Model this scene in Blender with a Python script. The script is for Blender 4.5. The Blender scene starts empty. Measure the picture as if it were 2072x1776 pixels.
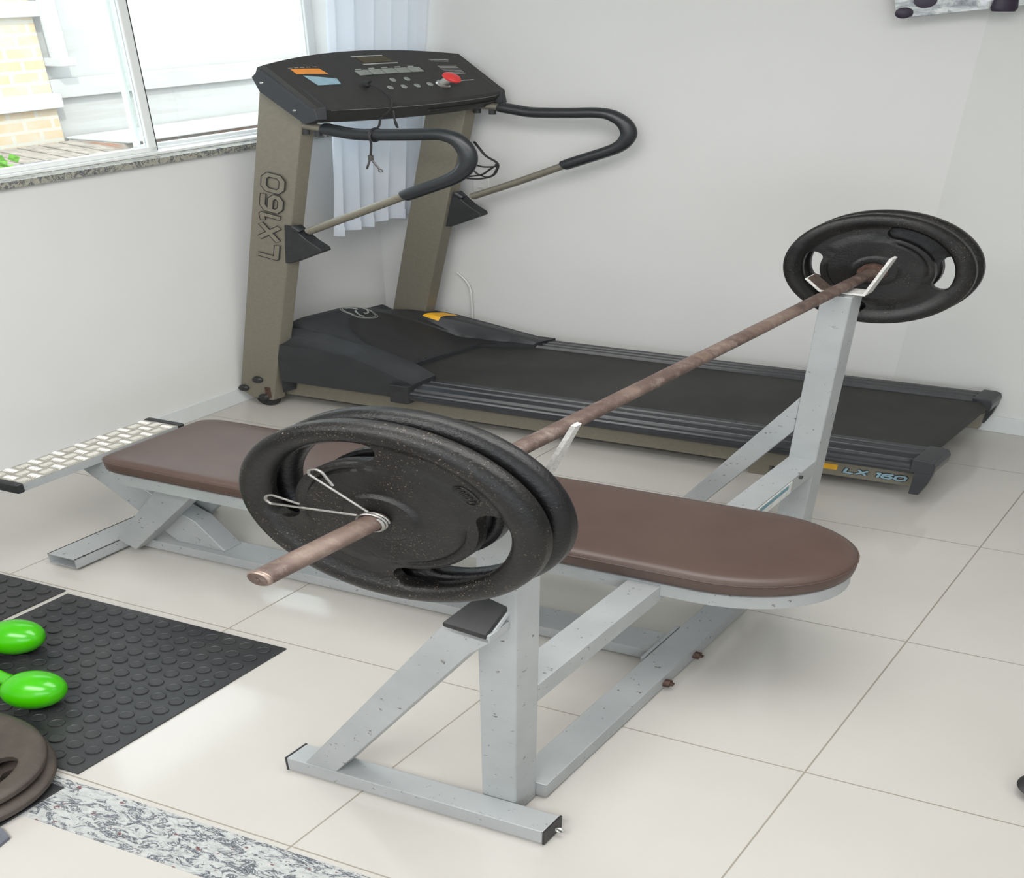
import bpy, bmesh, math, random
from mathutils import Vector, Matrix
random.seed(7)
scene = bpy.context.scene
COL = scene.collection

# ---------------------------------------------------------------- camera, frame, light
# The photograph is drawn out sideways: measured in it, a step along the back wall and a step
# along the window wall are not at right angles.  RX, RY, RZ are those measured axes of the room
# (one metre each); every builder below works in metres along them.  Origin: the far left corner.
cxd, cyd = 0.87307334, 0.4875889
S = 0.75
RX = Vector((1 + S*cxd*cxd, S*cxd*cyd, 0))
RY = Vector((S*cxd*cyd, 1 + S*cyd*cyd, 0))
RZ = Vector((0, 0, 1))
O0 = Vector((-2.61, 3.80, 0))
def W(p):
    return RX*(p[0]-O0.x) + RY*(p[1]-O0.y) + RZ*p[2]
def WV(p):
    return RX*p[0] + RY*p[1] + RZ*p[2]

cam_d = bpy.data.cameras.new('camera'); cam = bpy.data.objects.new('camera', cam_d); COL.objects.link(cam)
cam_d.sensor_fit = 'HORIZONTAL'; cam_d.sensor_width = 36.0
cam_d.lens = 36.0*1658.94/2072.0
cam_d.clip_start = 0.02; cam_d.clip_end = 200
r0 = Vector((0.87307334, 0.4875889, 0)); r1 = Vector((0.24757188, -0.4433005, -0.86150614)); r2 = Vector((-0.42006083, 0.75215805, -0.50774715))
m = Matrix((r0, -r1, -r2)).transposed().to_4x4()
m.translation = W((0, 0, 2.05))
cam.matrix_world = m
scene.camera = cam

w = bpy.data.worlds.new('World'); scene.world = w; w.use_nodes = True
bg = w.node_tree.nodes['Background']; bg.inputs[0].default_value = (0.86, 0.93, 1.0, 1); bg.inputs[1].default_value = 4.0

sd = bpy.data.lights.new('sun', 'SUN'); so = bpy.data.objects.new('sun', sd); COL.objects.link(so)
sd.energy = 2.4; sd.angle = math.radians(2); sd.color = (1, 0.96, 0.9)
so.rotation_euler = Vector((-0.62, 0.35, -0.75)).to_track_quat('-Z', 'Y').to_euler()
so.location = (6, -3, 9)

def area(name, p, sx, sy, e, rot=(0, 0, 0), color=(1, 1, 1)):
    l = bpy.data.lights.new(name, 'AREA'); l.shape = 'RECTANGLE'; l.size = sx; l.size_y = sy; l.energy = e; l.color = color
    o = bpy.data.objects.new(name, l); COL.objects.link(o); o.location = W(p); o.rotation_euler = rot
    return o
LAMPS = [(-0.60, 1.45), (-0.8, -0.6), (1.8, 0.4)]
for i, (lx, ly) in enumerate(LAMPS):
    area('lamp_light', (lx, ly, 2.70), 2.6, 1.2, [58, 90, 24][i], rot=(0, 0, math.radians(11.5)), color=(1.0, 0.99, 0.975))
# daylight openings: the window in the picture and the wide one behind the camera
def portal(name, p, sx, sy, d):
    o = area(name, p, sx, sy, 1.0); o.rotation_euler = Vector(d).to_track_quat('-Z', 'Y').to_euler()
    o.data.cycles.is_portal = True
nx_ = RY.cross(RZ).normalized(); ny_ = RZ.cross(RX).normalized()

scene.view_settings.view_transform = 'Standard'
scene.view_settings.look = 'None'
scene.view_settings.exposure = 0.05
scene.view_settings.gamma = 1.0
scene.view_settings.use_curve_mapping = False

portal('window_portal', (-2.80, 2.82, 1.86), 2.2, 1.3, nx_)
portal('window_portal', (1.55, -2.78, 1.8), 4.4, 1.5, ny_)

# ---------------------------------------------------------------- materials
def newmat(name):
    mt = bpy.data.materials.new(name); mt.use_nodes = True
    nt = mt.node_tree; b = nt.nodes['Principled BSDF']
    return mt, nt, b
def N(nt, t, **k):
    n = nt.nodes.new(t)
    for a, v in k.items(): setattr(n, a, v)
    return n
def L(nt, a, b): nt.links.new(a, b)
def coords(nt, scale=(1, 1, 1)):
    a = N(nt, 'ShaderNodeAttribute', attribute_name='room'); mp = N(nt, 'ShaderNodeMapping')
    mp.inputs['Scale'].default_value = scale
    L(nt, a.outputs['Vector'], mp.inputs['Vector']); return mp.outputs['Vector']
def noise(nt, sc, det=4, rough=.55, vec=None, scale=(1, 1, 1), dist=0):
    n = N(nt, 'ShaderNodeTexNoise'); n.inputs['Scale'].default_value = sc; n.inputs['Detail'].default_value = det
    n.inputs['Roughness'].default_value = rough; n.inputs['Distortion'].default_value = dist
    L(nt, vec if vec else coords(nt, scale), n.inputs['Vector']); return n.outputs['Fac']
def ramp(nt, fac, stops, interp='LINEAR'):
    r = N(nt, 'ShaderNodeValToRGB'); r.color_ramp.interpolation = interp
    e = r.color_ramp.elements
    while len(e) < len(stops): e.new(0.5)
    for el, (p, c) in zip(e, stops):
        el.position = p; el.color = (c[0], c[1], c[2], 1) if not isinstance(c, (int, float)) else (c, c, c, 1)
    L(nt, fac, r.inputs[0]); return r.outputs[0]
def mixc(nt, fac, a, b):
    x = N(nt, 'ShaderNodeMix', data_type='RGBA')
    if isinstance(fac, (int, float)): x.inputs[0].default_value = fac
    else: L(nt, fac, x.inputs[0])
    for k, v in ((6, a), (7, b)):
        if isinstance(v, tuple): x.inputs[k].default_value = (v[0], v[1], v[2], 1)
        else: L(nt, v, x.inputs[k])
    return x.outputs[2]
def math_(nt, op, a, b=None, c=None):
    x = N(nt, 'ShaderNodeMath', operation=op)
    for k, v in enumerate((a, b, c)):
        if v is None: continue
        if isinstance(v, (int, float)): x.inputs[k].default_value = v
        else: L(nt, v, x.inputs[k])
    return x.outputs[0]
def bump(nt, b, h, strength=.3, dist=.002):
    n = N(nt, 'ShaderNodeBump'); n.inputs['Strength'].default_value = strength; n.inputs['Distance'].default_value = dist
    L(nt, h, n.inputs['Height']); L(nt, n.outputs['Normal'], b.inputs['Normal'])
def plain(name, col, rough=.5, metal=0.0, spec=.5, var=.06, nsc=9, bmp=0, bsc=300, coat=0):
    mt, nt, b = newmat(name)
    b.inputs['Roughness'].default_value = rough; b.inputs['Metallic'].default_value = metal
    b.inputs['Specular IOR Level'].default_value = spec; b.inputs['Coat Weight'].default_value = coat
    f = noise(nt, nsc, 5)
    d = tuple(max(0, c*(1-var)) for c in col); u = tuple(min(1, c*(1+var)) for c in col)
    L(nt, ramp(nt, f, [(.3, d), (.7, u)]), b.inputs['Base Color'])
    if bmp: bump(nt, b, noise(nt, bsc, 2), bmp, .001)
    return mt

def srgb(r, g, b):
    f = lambda c: (c/255/12.92) if c/255 <= .04045 else ((c/255+.055)/1.055)**2.4
    return (f(r), f(g), f(b))

M = {}
M['wall'] = plain('wall_paint', (0.70, 0.70, 0.69), .75, spec=.25, var=.012, nsc=2.5, bmp=.08, bsc=160)
M['wall_column'] = plain('wall_paint_shaded', (0.655, 0.66, 0.645), .75, spec=.25, var=.015, nsc=2.5, bmp=.08, bsc=160)  # wall paint darkened: the turned wall section's shade is put into its colour
M['ceil'] = plain('ceiling_paint', (0.8, 0.8, 0.78), .85, var=.01)
M['white_alu'] = plain('white_aluminium', (0.85, 0.87, 0.86), .3, var=.02)
M['base'] = plain('baseboard_white', (0.64, 0.665, 0.665), .3, var=.02)
M['black_plastic'] = plain('black_plastic', (0.022, 0.023, 0.025), .42, var=.2, nsc=30, bmp=.15, bsc=500)
M['hood'] = plain('hood_plastic', (0.026, 0.028, 0.031), .5, var=.12, nsc=20, bmp=.35, bsc=420)
M['console'] = plain('console_plastic', (0.036, 0.036, 0.034), .55, var=.1, nsc=20, bmp=.25, bsc=420)
M['console_side'] = plain('console_side_plastic', (0.030, 0.033, 0.038), .5, var=.1, nsc=20, bmp=.25, bsc=420)
M['insert'] = plain('hood_insert_plastic', (0.021, 0.021, 0.021), .6, var=.1, nsc=30, bmp=.25, bsc=500)
M['rail'] = plain('rail_plastic', (0.027, 0.029, 0.033), .27, var=.15, nsc=12)
M['foam'] = plain('grip_foam', (0.016, 0.019, 0.022), .36, var=.15, nsc=60, spec=.6)
M['champagne'] = plain('champagne_metal', (0.225, 0.208, 0.165), .42, metal=.35, var=.06, nsc=90, bmp=.1, bsc=700)
M['chrome'] = plain('steel', (0.55, 0.55, 0.53), .28, metal=.9, var=.1, nsc=60)
M['rubber'] = plain('black_rubber', (0.018, 0.018, 0.019), .6, var=.2, nsc=40)
M['tape'] = plain('black_tape', (0.012, 0.012, 0.013), .45, var=.3, nsc=40)
M['white_mark'] = plain('pale_print', (0.42, 0.43, 0.41), .5, var=.05)
M['button'] = plain('grey_button', (0.26, 0.28, 0.26), .4, var=.1, nsc=40)
M['display'] = plain('display_brown', (0.075, 0.062, 0.032), .25, var=.1, nsc=50)
M['orange'] = plain('orange_print', (0.80, 0.30, 0.055), .5, var=.08, nsc=40)
M['blue'] = plain('pale_blue_print', (0.30, 0.46, 0.54), .5, var=.1, nsc=40)
M['yellow'] = plain('yellow_label', (0.86, 0.45, 0.02), .45, var=.08, nsc=60)
M['red'] = plain('red_button', (0.72, 0.05, 0.05), .3, var=.05)
M['teal'] = plain('teal_print', (0.13, 0.27, 0.33), .5, var=.1, nsc=60)
M['rust'] = plain('rusty_bolt', (0.085, 0.048, 0.036), .7, metal=.3, var=.5, nsc=120)
M['hook_paint'] = plain('chipped_grey_paint', (0.55, 0.54, 0.52), .5, var=.22, nsc=160)
M['rust_dark'] = plain('worn_brown_steel', (0.085, 0.062, 0.05), .6, metal=.3, var=.4, nsc=120)
M['sticker'] = plain('white_sticker', (0.62, 0.64, 0.62), .4, var=.15, nsc=60)
M['outlet'] = plain('outlet_plastic', (0.72, 0.72, 0.70), .35, var=.01)
M['dark_steel'] = plain('dark_steel', (0.10, 0.095, 0.09), .4, metal=.6, var=.3, nsc=80)
M['wire'] = plain('spring_steel', (0.30, 0.29, 0.275), .38, metal=.8, var=.2, nsc=80)
M['cement'] = plain('bright_cement', (0.43, 0.425, 0.415), .9, var=.05, nsc=1.4)

def m_silver():
    mt, nt, b = newmat('silver_paint_worn')
    f = noise(nt, 60, 6, .7); g = noise(nt, 7, 5)
    base = ramp(nt, g, [(.3, (0.35, 0.366, 0.372)), (.7, (0.42, 0.436, 0.442))])
    sp = ramp(nt, f, [(.335, (1, 1, 1)), (.355, (0, 0, 0))])
    sc = ramp(nt, noise(nt, 26, 8, .78, scale=(1, 1, 2.5), dist=.4), [(.335, .8), (.36, 0)])
    sp = math_(nt, 'MAXIMUM', sp, sc)
    L(nt, mixc(nt, sp, base, (0.12, 0.11, 0.10)), b.inputs['Base Color'])
    b.inputs['Metallic'].default_value = .25; b.inputs['Roughness'].default_value = .42
    bump(nt, b, noise(nt, 260, 2), .08, .001)
    return mt
M['silver'] = m_silver()
def m_leather():
    mt, nt, b = newmat('brown_vinyl')
    g = noise(nt, 9, 4)
    L(nt, ramp(nt, g, [(.3, (0.072, 0.043, 0.034)), (.7, (0.086, 0.053, 0.042))]), b.inputs['Base Color'])
    b.inputs['Roughness'].default_value = .42; b.inputs['Specular IOR Level'].default_value = .55
    v = N(nt, 'ShaderNodeTexVoronoi'); v.inputs['Scale'].default_value = 420; L(nt, coords(nt), v.inputs['Vector'])
    bump(nt, b, v.outputs['Distance'], .25, .0006)
    return mt
M['leather'] = m_leather()
def m_iron(name, base, hi, rough, spk=.68, rust=(0.20, 0.12, 0.07)):
    mt, nt, b = newmat(name)
    g = noise(nt, 14, 5); f = noise(nt, 330, 2, .6); big = noise(nt, 10, 3)
    c0 = ramp(nt, g, [(.3, base), (.7, hi)])
    s1 = ramp(nt, f, [(spk, 0), (spk+.04, 1)])
    msk = ramp(nt, big, [(.45, 0), (.62, 1)])
    k = math_(nt, 'MULTIPLY', s1, msk)
    L(nt, mixc(nt, k, c0, rust), b.inputs['Base Color'])
    b.inputs['Roughness'].default_value = rough; b.inputs['Metallic'].default_value = .3
    b.inputs['Specular IOR Level'].default_value = .32
    b.inputs['Metallic'].default_value = .0
    bump(nt, b, noise(nt, 170, 4, .7), .7, .0018)
    return mt
M['iron'] = m_iron('black_cast_iron', (0.006, 0.006, 0.0061), (0.015, 0.0142, 0.0137), .26, spk=.645, rust=(0.15, 0.115, 0.085))
M['iron_gloss'] = m_iron('glossy_black_cast_iron', (0.007, 0.007, 0.0075), (0.013, 0.013, 0.0135), .2, spk=.72)
M['iron_brown'] = m_iron('brown_cast_iron', (0.050, 0.041, 0.034), (0.088, 0.072, 0.060), .5, spk=.7)
def m_rustbar():
    mt, nt, b = newmat('rusty_bar_steel')
    g = noise(nt, 34, 7, .75); f = noise(nt, 4, 3, scale=(.3, 1, .3))
    c = ramp(nt, g, [(.25, (0.050, 0.032, 0.026)), (.5, (0.098, 0.066, 0.055)), (.72, (0.22, 0.175, 0.150))])
    k = ramp(nt, f, [(.48, 0), (.56, .35)])
    L(nt, mixc(nt, k, c, (0.26, 0.19, 0.155)), b.inputs['Base Color'])
    b.inputs['Metallic'].default_value = .2; b.inputs['Roughness'].default_value = .55
    bump(nt, b, noise(nt, 420, 3), .3, .0006)
    return mt
M['rustbar'] = m_rustbar()
M['bar_worn'] = plain('worn_bar_band', (0.150, 0.105, 0.085), .5, metal=.3, var=.2, nsc=90)
M['bartip'] = plain('worn_bar_edge', (0.25, 0.19, 0.16), .4, metal=.7, var=.3, nsc=120)
def m_floor():
    mt, nt, b = newmat('polished_porcelain_tile')
    a = N(nt, 'ShaderNodeAttribute', attribute_name='room'); s = N(nt, 'ShaderNodeSeparateXYZ'); L(nt, a.outputs['Vector'], s.inputs[0])
    def line(v, off, sp):
        t = math_(nt, 'ADD', v, -off); t = math_(nt, 'DIVIDE', t, sp); t = math_(nt, 'FRACT', t)
        t = math_(nt, 'SUBTRACT', t, .5); t = math_(nt, 'ABSOLUTE', t)
        return math_(nt, 'GREATER_THAN', t, .5-.0016/sp)
    lx = line(s.outputs['X'], -.313-6.1, .6075); ly = line(s.outputs['Y'], 1.605-6.04, .604)
    k = math_(nt, 'MAXIMUM', lx, ly)
    beyond = math_(nt, 'GREATER_THAN', s.outputs['Y'], .95)
    k = math_(nt, 'MULTIPLY', k, beyond)
    g = noise(nt, 3.0, 4)
    c = ramp(nt, g, [(.3, (0.49, 0.472, 0.438)), (.7, (0.515, 0.498, 0.463))])
    col = mixc(nt, k, c, (0.27, 0.245, 0.20))
    L(nt, col, b.inputs['Base Color'])
    r = math_(nt, 'MULTIPLY_ADD', k, .5, .11); L(nt, r, b.inputs['Roughness'])
    b.inputs['Specular IOR Level'].default_value = .55
    return mt
M['floor'] = m_floor()
def m_granite(name, warm=0):
    mt, nt, b = newmat(name)
    v1 = coords(nt, (10, 19, 13))
    n1 = noise(nt, 2.6, 9, .72, vec=v1, dist=1.1)
    n2 = noise(nt, 5.5, 8, .7, vec=v1, dist=.6)
    n3 = noise(nt, 4.2, 3, .5, vec=coords(nt, (12, 15, 12)))
    base = ramp(nt, n2, [(.35, (0.34-.06*warm, 0.355-.08*warm, 0.35-.12*warm)), (.6, (0.50-.12*warm, 0.51-.14*warm, 0.50-.2*warm))])
    dk = ramp(nt, n1, [(.40, 0), (.435, 1), (.46, 1), (.50, 0)])
    c = mixc(nt, dk, base, (0.07, 0.08, 0.10))
    dk2 = ramp(nt, n2, [(.62, 0), (.66, .9)])
    c = mixc(nt, dk2, c, (0.16, 0.17, 0.18))
    rd = ramp(nt, n3, [(.68, 0), (.70, .85)])
    c = mixc(nt, rd, c, (0.14, 0.04, 0.045))
    L(nt, c, b.inputs['Base Color']); b.inputs['Roughness'].default_value = .18
    return mt
M['granite'] = m_granite('speckled_granite')
M['granite_sill'] = m_granite('granite_sill', .9)
def m_mat():
    mt, nt, b = newmat('studded_rubber')
    g = noise(nt, 11, 5); d = noise(nt, 90, 5, .8)
    c = ramp(nt, g, [(.3, (0.022, 0.023, 0.026)), (.72, (0.040, 0.040, 0.041))])
    k = ramp(nt, d, [(.70, 0), (.76, .5)])
    L(nt, mixc(nt, k, c, (0.10, 0.09, 0.075)), b.inputs['Base Color'])
    b.inputs['Roughness'].default_value = .42; b.inputs['Specular IOR Level'].default_value = .5
    bump(nt, b, noise(nt, 500, 3), .15, .0008)
    return mt
M['mat'] = m_mat()
def m_belt():
    mt, nt, b = newmat('treadmill_belt')
    g = noise(nt, 3.5, 5, .6)
    L(nt, ramp(nt, g, [(.35, (0.019, 0.019, 0.019)), (.65, (0.036, 0.036, 0.032))]), b.inputs['Base Color'])
    b.inputs['Roughness'].default_value = .62
    w_ = N(nt, 'ShaderNodeTexVoronoi'); w_.inputs['Scale'].default_value = 330; L(nt, coords(nt), w_.inputs['Vector'])
    bump(nt, b, w_.outputs['Distance'], .3, .0008)
    return mt
M['belt'] = m_belt()
def m_green():
    mt, nt, b = newmat('green_vinyl')
    g = noise(nt, 16, 5); d = noise(nt, 60, 6, .75)
    c = ramp(nt, g, [(.3, (0.040, 0.42, 0.0)), (.7, (0.070, 0.50, 0.002))])
    k = ramp(nt, d, [(.66, 0), (.74, .55)])
    L(nt, mixc(nt, k, c, (0.03, 0.20, 0.01)), b.inputs['Base Color'])
    b.inputs['Roughness'].default_value = .2; b.inputs['Specular IOR Level'].default_value = .6
    return mt
M['green'] = m_green()
def m_curtain():
    mt, nt, b = newmat('pale_curtain_cloth')
    out = nt.nodes['Material Output']
    L(nt, ramp(nt, noise(nt, 5, 3), [(.3, (0.85, 0.89, 0.95)), (.7, (0.87, 0.91, 0.97))]), b.inputs['Base Color'])
    b.inputs['Roughness'].default_value = .9
    t = N(nt, 'ShaderNodeBsdfTranslucent'); t.inputs[0].default_value = (0.84, 0.90, 0.97, 1)
    mx = N(nt, 'ShaderNodeMixShader'); mx.inputs[0].default_value = .36
    L(nt, b.outputs[0], mx.inputs[1]); L(nt, t.outputs[0], mx.inputs[2]); L(nt, mx.outputs[0], out.inputs[0])
    return mt
M['curtain'] = m_curtain()
def m_glass():
    mt, nt, b = newmat('window_glass'); out = nt.nodes['Material Output']; nt.nodes.remove(b)
    t = N(nt, 'ShaderNodeBsdfTransparent'); t.inputs[0].default_value = (0.94, 0.97, 0.96, 1)
    g = N(nt, 'ShaderNodeBsdfGlossy'); g.inputs['Roughness'].default_value = .02
    fr = N(nt, 'ShaderNodeFresnel'); geo = N(nt, 'ShaderNodeNewGeometry')
    # same air-to-glass reflection on both faces of the thin pane
    L(nt, math_(nt, 'MULTIPLY_ADD', geo.outputs['Backfacing'], 1/1.45-1.45, 1.45), fr.inputs[0])
    mx = N(nt, 'ShaderNodeMixShader'); L(nt, fr.outputs[0], mx.inputs[0]); L(nt, t.outputs[0], mx.inputs[1]); L(nt, g.outputs[0], mx.inputs[2])
    L(nt, mx.outputs[0], out.inputs[0]); return mt
M['glass'] = m_glass()
def m_tread():
    mt, nt, b = newmat('aluminium_tread_plate')
    L(nt, ramp(nt, noise(nt, 40, 4), [(.3, (0.70, 0.69, 0.64)), (.7, (0.86, 0.85, 0.80))]), b.inputs['Base Color'])
    b.inputs['Metallic'].default_value = .35; b.inputs['Roughness'].default_value = .3
    return mt
M['tread'] = m_tread()
M['tread_base'] = plain('worn_aluminium', (0.42, 0.395, 0.345), .42, metal=.5, var=.22, nsc=90)
def m_brick(name, mortar, c1, c2, sc):
    mt, nt, b = newmat(name)
    a = N(nt, 'ShaderNodeAttribute', attribute_name='room'); s = N(nt, 'ShaderNodeSeparateXYZ'); L(nt, a.outputs['Vector'], s.inputs[0])
    cb = N(nt, 'ShaderNodeCombineXYZ'); L(nt, s.outputs['Y'], cb.inputs[0]); L(nt, s.outputs['Z'], cb.inputs[1])
    br = N(nt, 'ShaderNodeTexBrick'); br.inputs['Scale'].default_value = sc
    br.inputs['Color1'].default_value = (*c1, 1); br.inputs['Color2'].default_value = (*c2, 1); br.inputs['Mortar'].default_value = (*mortar, 1)
    br.inputs['Mortar Size'].default_value = .035
    L(nt, cb.outputs[0], br.inputs['Vector'])
    k = ramp(nt, noise(nt, 1.8, 5, .65), [(.42, 0), (.62, .9)])
    L(nt, mixc(nt, k, br.outputs['Color'], mortar), b.inputs['Base Color']); b.inputs['Roughness'].default_value = .9
    return mt
M['brick'] = m_brick('pale_brick', (0.47, 0.44, 0.38), (0.50, 0.36, 0.22), (0.48, 0.38, 0.27), 2.2)
M['brick_low'] = m_brick('orange_brick', (0.34, 0.32, 0.29), (0.38, 0.17, 0.10), (0.34, 0.19, 0.13), 3.0)
def m_concrete():
    mt, nt, b = newmat('outdoor_concrete')
    g = noise(nt, .9, 6, .65); h = noise(nt, 1.2, 5, .6, scale=(1, .4, 6))
    c = ramp(nt, g, [(.35, (0.38, 0.37, 0.355)), (.7, (0.43, 0.425, 0.41))])
    k = ramp(nt, h, [(.40, .45), (.48, 0)])
    L(nt, mixc(nt, k, c, (0.34, 0.32, 0.30)), b.inputs['Base Color']); b.inputs['Roughness'].default_value = .9
    return mt
M['concrete'] = m_concrete()
M['leaf'] = plain('garden_leaf', (0.14, 0.32, 0.05), .6, var=.5, nsc=30)
M['roof'] = plain('roof_sheet', (0.28, 0.245, 0.21), .8, var=.35, nsc=14)
M['bluegrey'] = plain('slate_sheet', (0.13, 0.14, 0.17), .7, var=.3, nsc=14)
def m_streak():
    mt, nt, b = newmat('streaked_grey_steel')
    g = noise(nt, 16, 7, .75, scale=(1, 1, 2.4), dist=.6)
    L(nt, ramp(nt, g, [(.32, (0.10, 0.10, 0.12)), (.46, (0.27, 0.28, 0.29)), (.56, (0.42, 0.44, 0.42)), (.68, (0.62, 0.60, 0.66))]), b.inputs['Base Color'])
    b.inputs['Roughness'].default_value = .35; b.inputs['Metallic'].default_value = .3
    return mt
M['streak'] = m_streak()
M['purple'] = plain('purple_black_cap', (0.020, 0.012, 0.030), .5, var=.3, nsc=40)
def m_lamp():
    mt, nt, b = newmat('lamp_diffuser')
    b.inputs['Base Color'].default_value = (.9, .9, .88, 1); b.inputs['Emission Color'].default_value = (1, .98, .94, 1); b.inputs['Emission Strength'].default_value = 1.5
    return mt
M['lamp'] = m_lamp()

# ---------------------------------------------------------------- mesh helpers (room metres)
class MB:
    def __init__(self): self.bm = bmesh.new()
    def _merge(self, t, mat=0):
        for f in t.faces: f.material_index = mat
        me = bpy.data.meshes.new('tmp'); t.to_mesh(me); t.free(); self.bm.from_mesh(me); bpy.data.meshes.remove(me); return self
    def poly(self, vs, fs, mat=0, bevel=0, seg=2):
        t = bmesh.new(); bv = [t.verts.new(v) for v in vs]
        for f in fs:
            try: t.faces.new([bv[i] for i in f])
            except ValueError: pass
        bmesh.ops.recalc_face_normals(t, faces=t.faces)
        if bevel: bmesh.ops.bevel(t, geom=t.edges[:], offset=bevel, segments=seg, affect='EDGES', profile=.5, clamp_overlap=True)
        return self._merge(t, mat)
    def box(self, x0, x1, y0, y1, z0, z1, bevel=0, seg=2, mat=0):
        vs = [(x, y, z) for z in (z0, z1) for y in (y0, y1) for x in (x0, x1)]
        return self.poly(vs, [(0, 2, 3, 1), (4, 5, 7, 6), (0, 1, 5, 4), (2, 6, 7, 3), (0, 4, 6, 2), (1, 3, 7, 5)], mat, bevel, seg)
    def prism(self, pts, fn, bevel=0, seg=2, mat=0):
        """pts: outline (a,b); fn(a,b,k) -> point, k=0/1 the two ends"""
        n = len(pts); vs = [fn(a, b, 0) for a, b in pts] + [fn(a, b, 1) for a, b in pts]
        fs = [tuple(range(n)), tuple(range(2*n-1, n-1, -1))] + [(i, (i+1) % n, n+(i+1) % n, n+i) for i in range(n)]
        return self.poly(vs, fs, mat, bevel, seg)
    def tube(self, path, r, seg=14, cap=True, mat=0, closed=False):
        P = [Vector(p) for p in path]; n = len(P)
        rr = r if isinstance(r, (list, tuple)) else [r]*n
        T = []
        for i in range(n):
            if closed: d = P[(i+1) % n]-P[i-1]
            else: d = (P[min(i+1, n-1)]-P[max(i-1, 0)])
            T.append(d.normalized())
        u = T[0].orthogonal().normalized(); rings = []
        t = bmesh.new()
        for i in range(n):
            u = (u - T[i]*u.dot(T[i]))
            u = u.normalized() if u.length > 1e-6 else T[i].orthogonal().normalized()
            v = T[i].cross(u)
            rings.append([t.verts.new(P[i]+(u*math.cos(2*math.pi*k/seg)+v*math.sin(2*math.pi*k/seg))*rr[i]) for k in range(seg)])
        for i in range(n-1 if not closed else n):
            a, b = rings[i], rings[(i+1) % n]
            for k in range(seg): t.faces.new((a[k], a[(k+1) % seg], b[(k+1) % seg], b[k]))
        if cap and not closed: t.faces.new(rings[0][::-1]); t.faces.new(rings[-1])
        bmesh.ops.recalc_face_normals(t, faces=t.faces)
        return self._merge(t, mat)
    def cyl(self, a, b, r, seg=20, mat=0, r2=None):
        return self.tube([a, b], [r, r if r2 is None else r2], seg, True, mat)
    def lathe(self, prof, c, ax=(0, 0, 1), seg=32, mat=0):
        """prof: (radius, height) along axis ax from point c"""
        ax = Vector(ax).normalized(); u = ax.orthogonal().normalized(); v = ax.cross(u); c = Vector(c)
        t = bmesh.new(); rings = []
        for r, h in prof:
            if r < 1e-6: rings.append([t.verts.new(c+ax*h)])
            else: rings.append([t.verts.new(c+ax*h+(u*math.cos(2*math.pi*k/seg)+v*math.sin(2*math.pi*k/seg))*r) for k in range(seg)])
        for a, b in zip(rings, rings[1:]):
            for k in range(seg):
                q = [a[k % len(a)], a[(k+1) % len(a)], b[(k+1) % len(b)], b[k % len(b)]]
                q2 = []
                for x in q:
                    if x not in q2: q2.append(x)
                if len(q2) > 2:
                    try: t.faces.new(q2)
                    except ValueError: pass
        bmesh.ops.recalc_face_normals(t, faces=t.faces)
        return self._merge(t, mat)
    def grid(self, fn, nu, nv, mat=0, closeu=False):
        t = bmesh.new(); g = [[t.verts.new(fn(i/nu, j/nv)) for j in range(nv+1)] for i in range(nu+1)]
        for i in range(nu):
            for j in range(nv): t.faces.new((g[i][j], g[i+1][j], g[i+1][j+1], g[i][j+1]))
        return self._merge(t, mat)
    def build(self, name, mat, parent=None, base=None, smooth=40):
        bm = self.bm
        me = bpy.data.meshes.new(name)
        if parent is not None: b0 = Vector(parent['_b'])
        elif base is not None: b0 = Vector(base)
        else:
            xs = [v.co for v in bm.verts]
            b0 = Vector(((min(c.x for c in xs)+max(c.x for c in xs))/2, (min(c.y for c in xs)+max(c.y for c in xs))/2, min(c.z for c in xs)))
        bm.to_mesh(me); bm.free()
        a = me.attributes.new('room', 'FLOAT_VECTOR', 'POINT')
        flat = []
        for v in me.vertices: flat.extend(v.co)
        a.data.foreach_set('vector', flat)
        for v in me.vertices: v.co = WV(v.co-b0)
        for q in (mat if isinstance(mat, (list, tuple)) else [mat]): me.materials.append(M[q] if isinstance(q, str) else q)
        if smooth:
            me.shade_smooth(); me.set_sharp_from_angle(angle=math.radians(smooth))
        me.update()
        o = bpy.data.objects.new(name, me); COL.objects.link(o)
        if smooth and smooth <= 60:
            wm = o.modifiers.new('weighted', 'WEIGHTED_NORMAL'); wm.keep_sharp = True; wm.weight = 90
        if parent is not None: o.parent = parent; o['_b'] = list(b0)
        else: o.location = W(b0); o['_b'] = list(b0)
        return o
def tag(o, label=None, cat=None, group=None, kind=None):
    if label: o['label'] = label
    if cat: o['category'] = cat
    if group: o['group'] = group
    if kind: o['kind'] = kind
    return o
def thing(name, base, label, cat, group=None):
    o = bpy.data.objects.new(name, None); COL.objects.link(o); o.location = W(base); o['_b'] = list(base)
    o.empty_display_size = .1
    return tag(o, label, cat, group)
def struct(mb, name, mat, base=None, smooth=40):
    return tag(mb.build(name, mat, base=base, smooth=smooth), kind='structure')
def smooth_path(pts, n=6):
    P = [Vector(p) for p in pts]; out = []
    for i in range(len(P)-1):
        p0 = P[max(i-1, 0)]; p1 = P[i]; p2 = P[i+1]; p3 = P[min(i+2, len(P)-1)]
        for k in range(n):
            t = k/n
            out.append(.5*((2*p1)+(p2-p0)*t+(2*p0-5*p1+4*p2-p3)*t*t+(3*p1-p0-3*p2+p3)*t**3))
    out.append(P[-1]); return out
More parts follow.
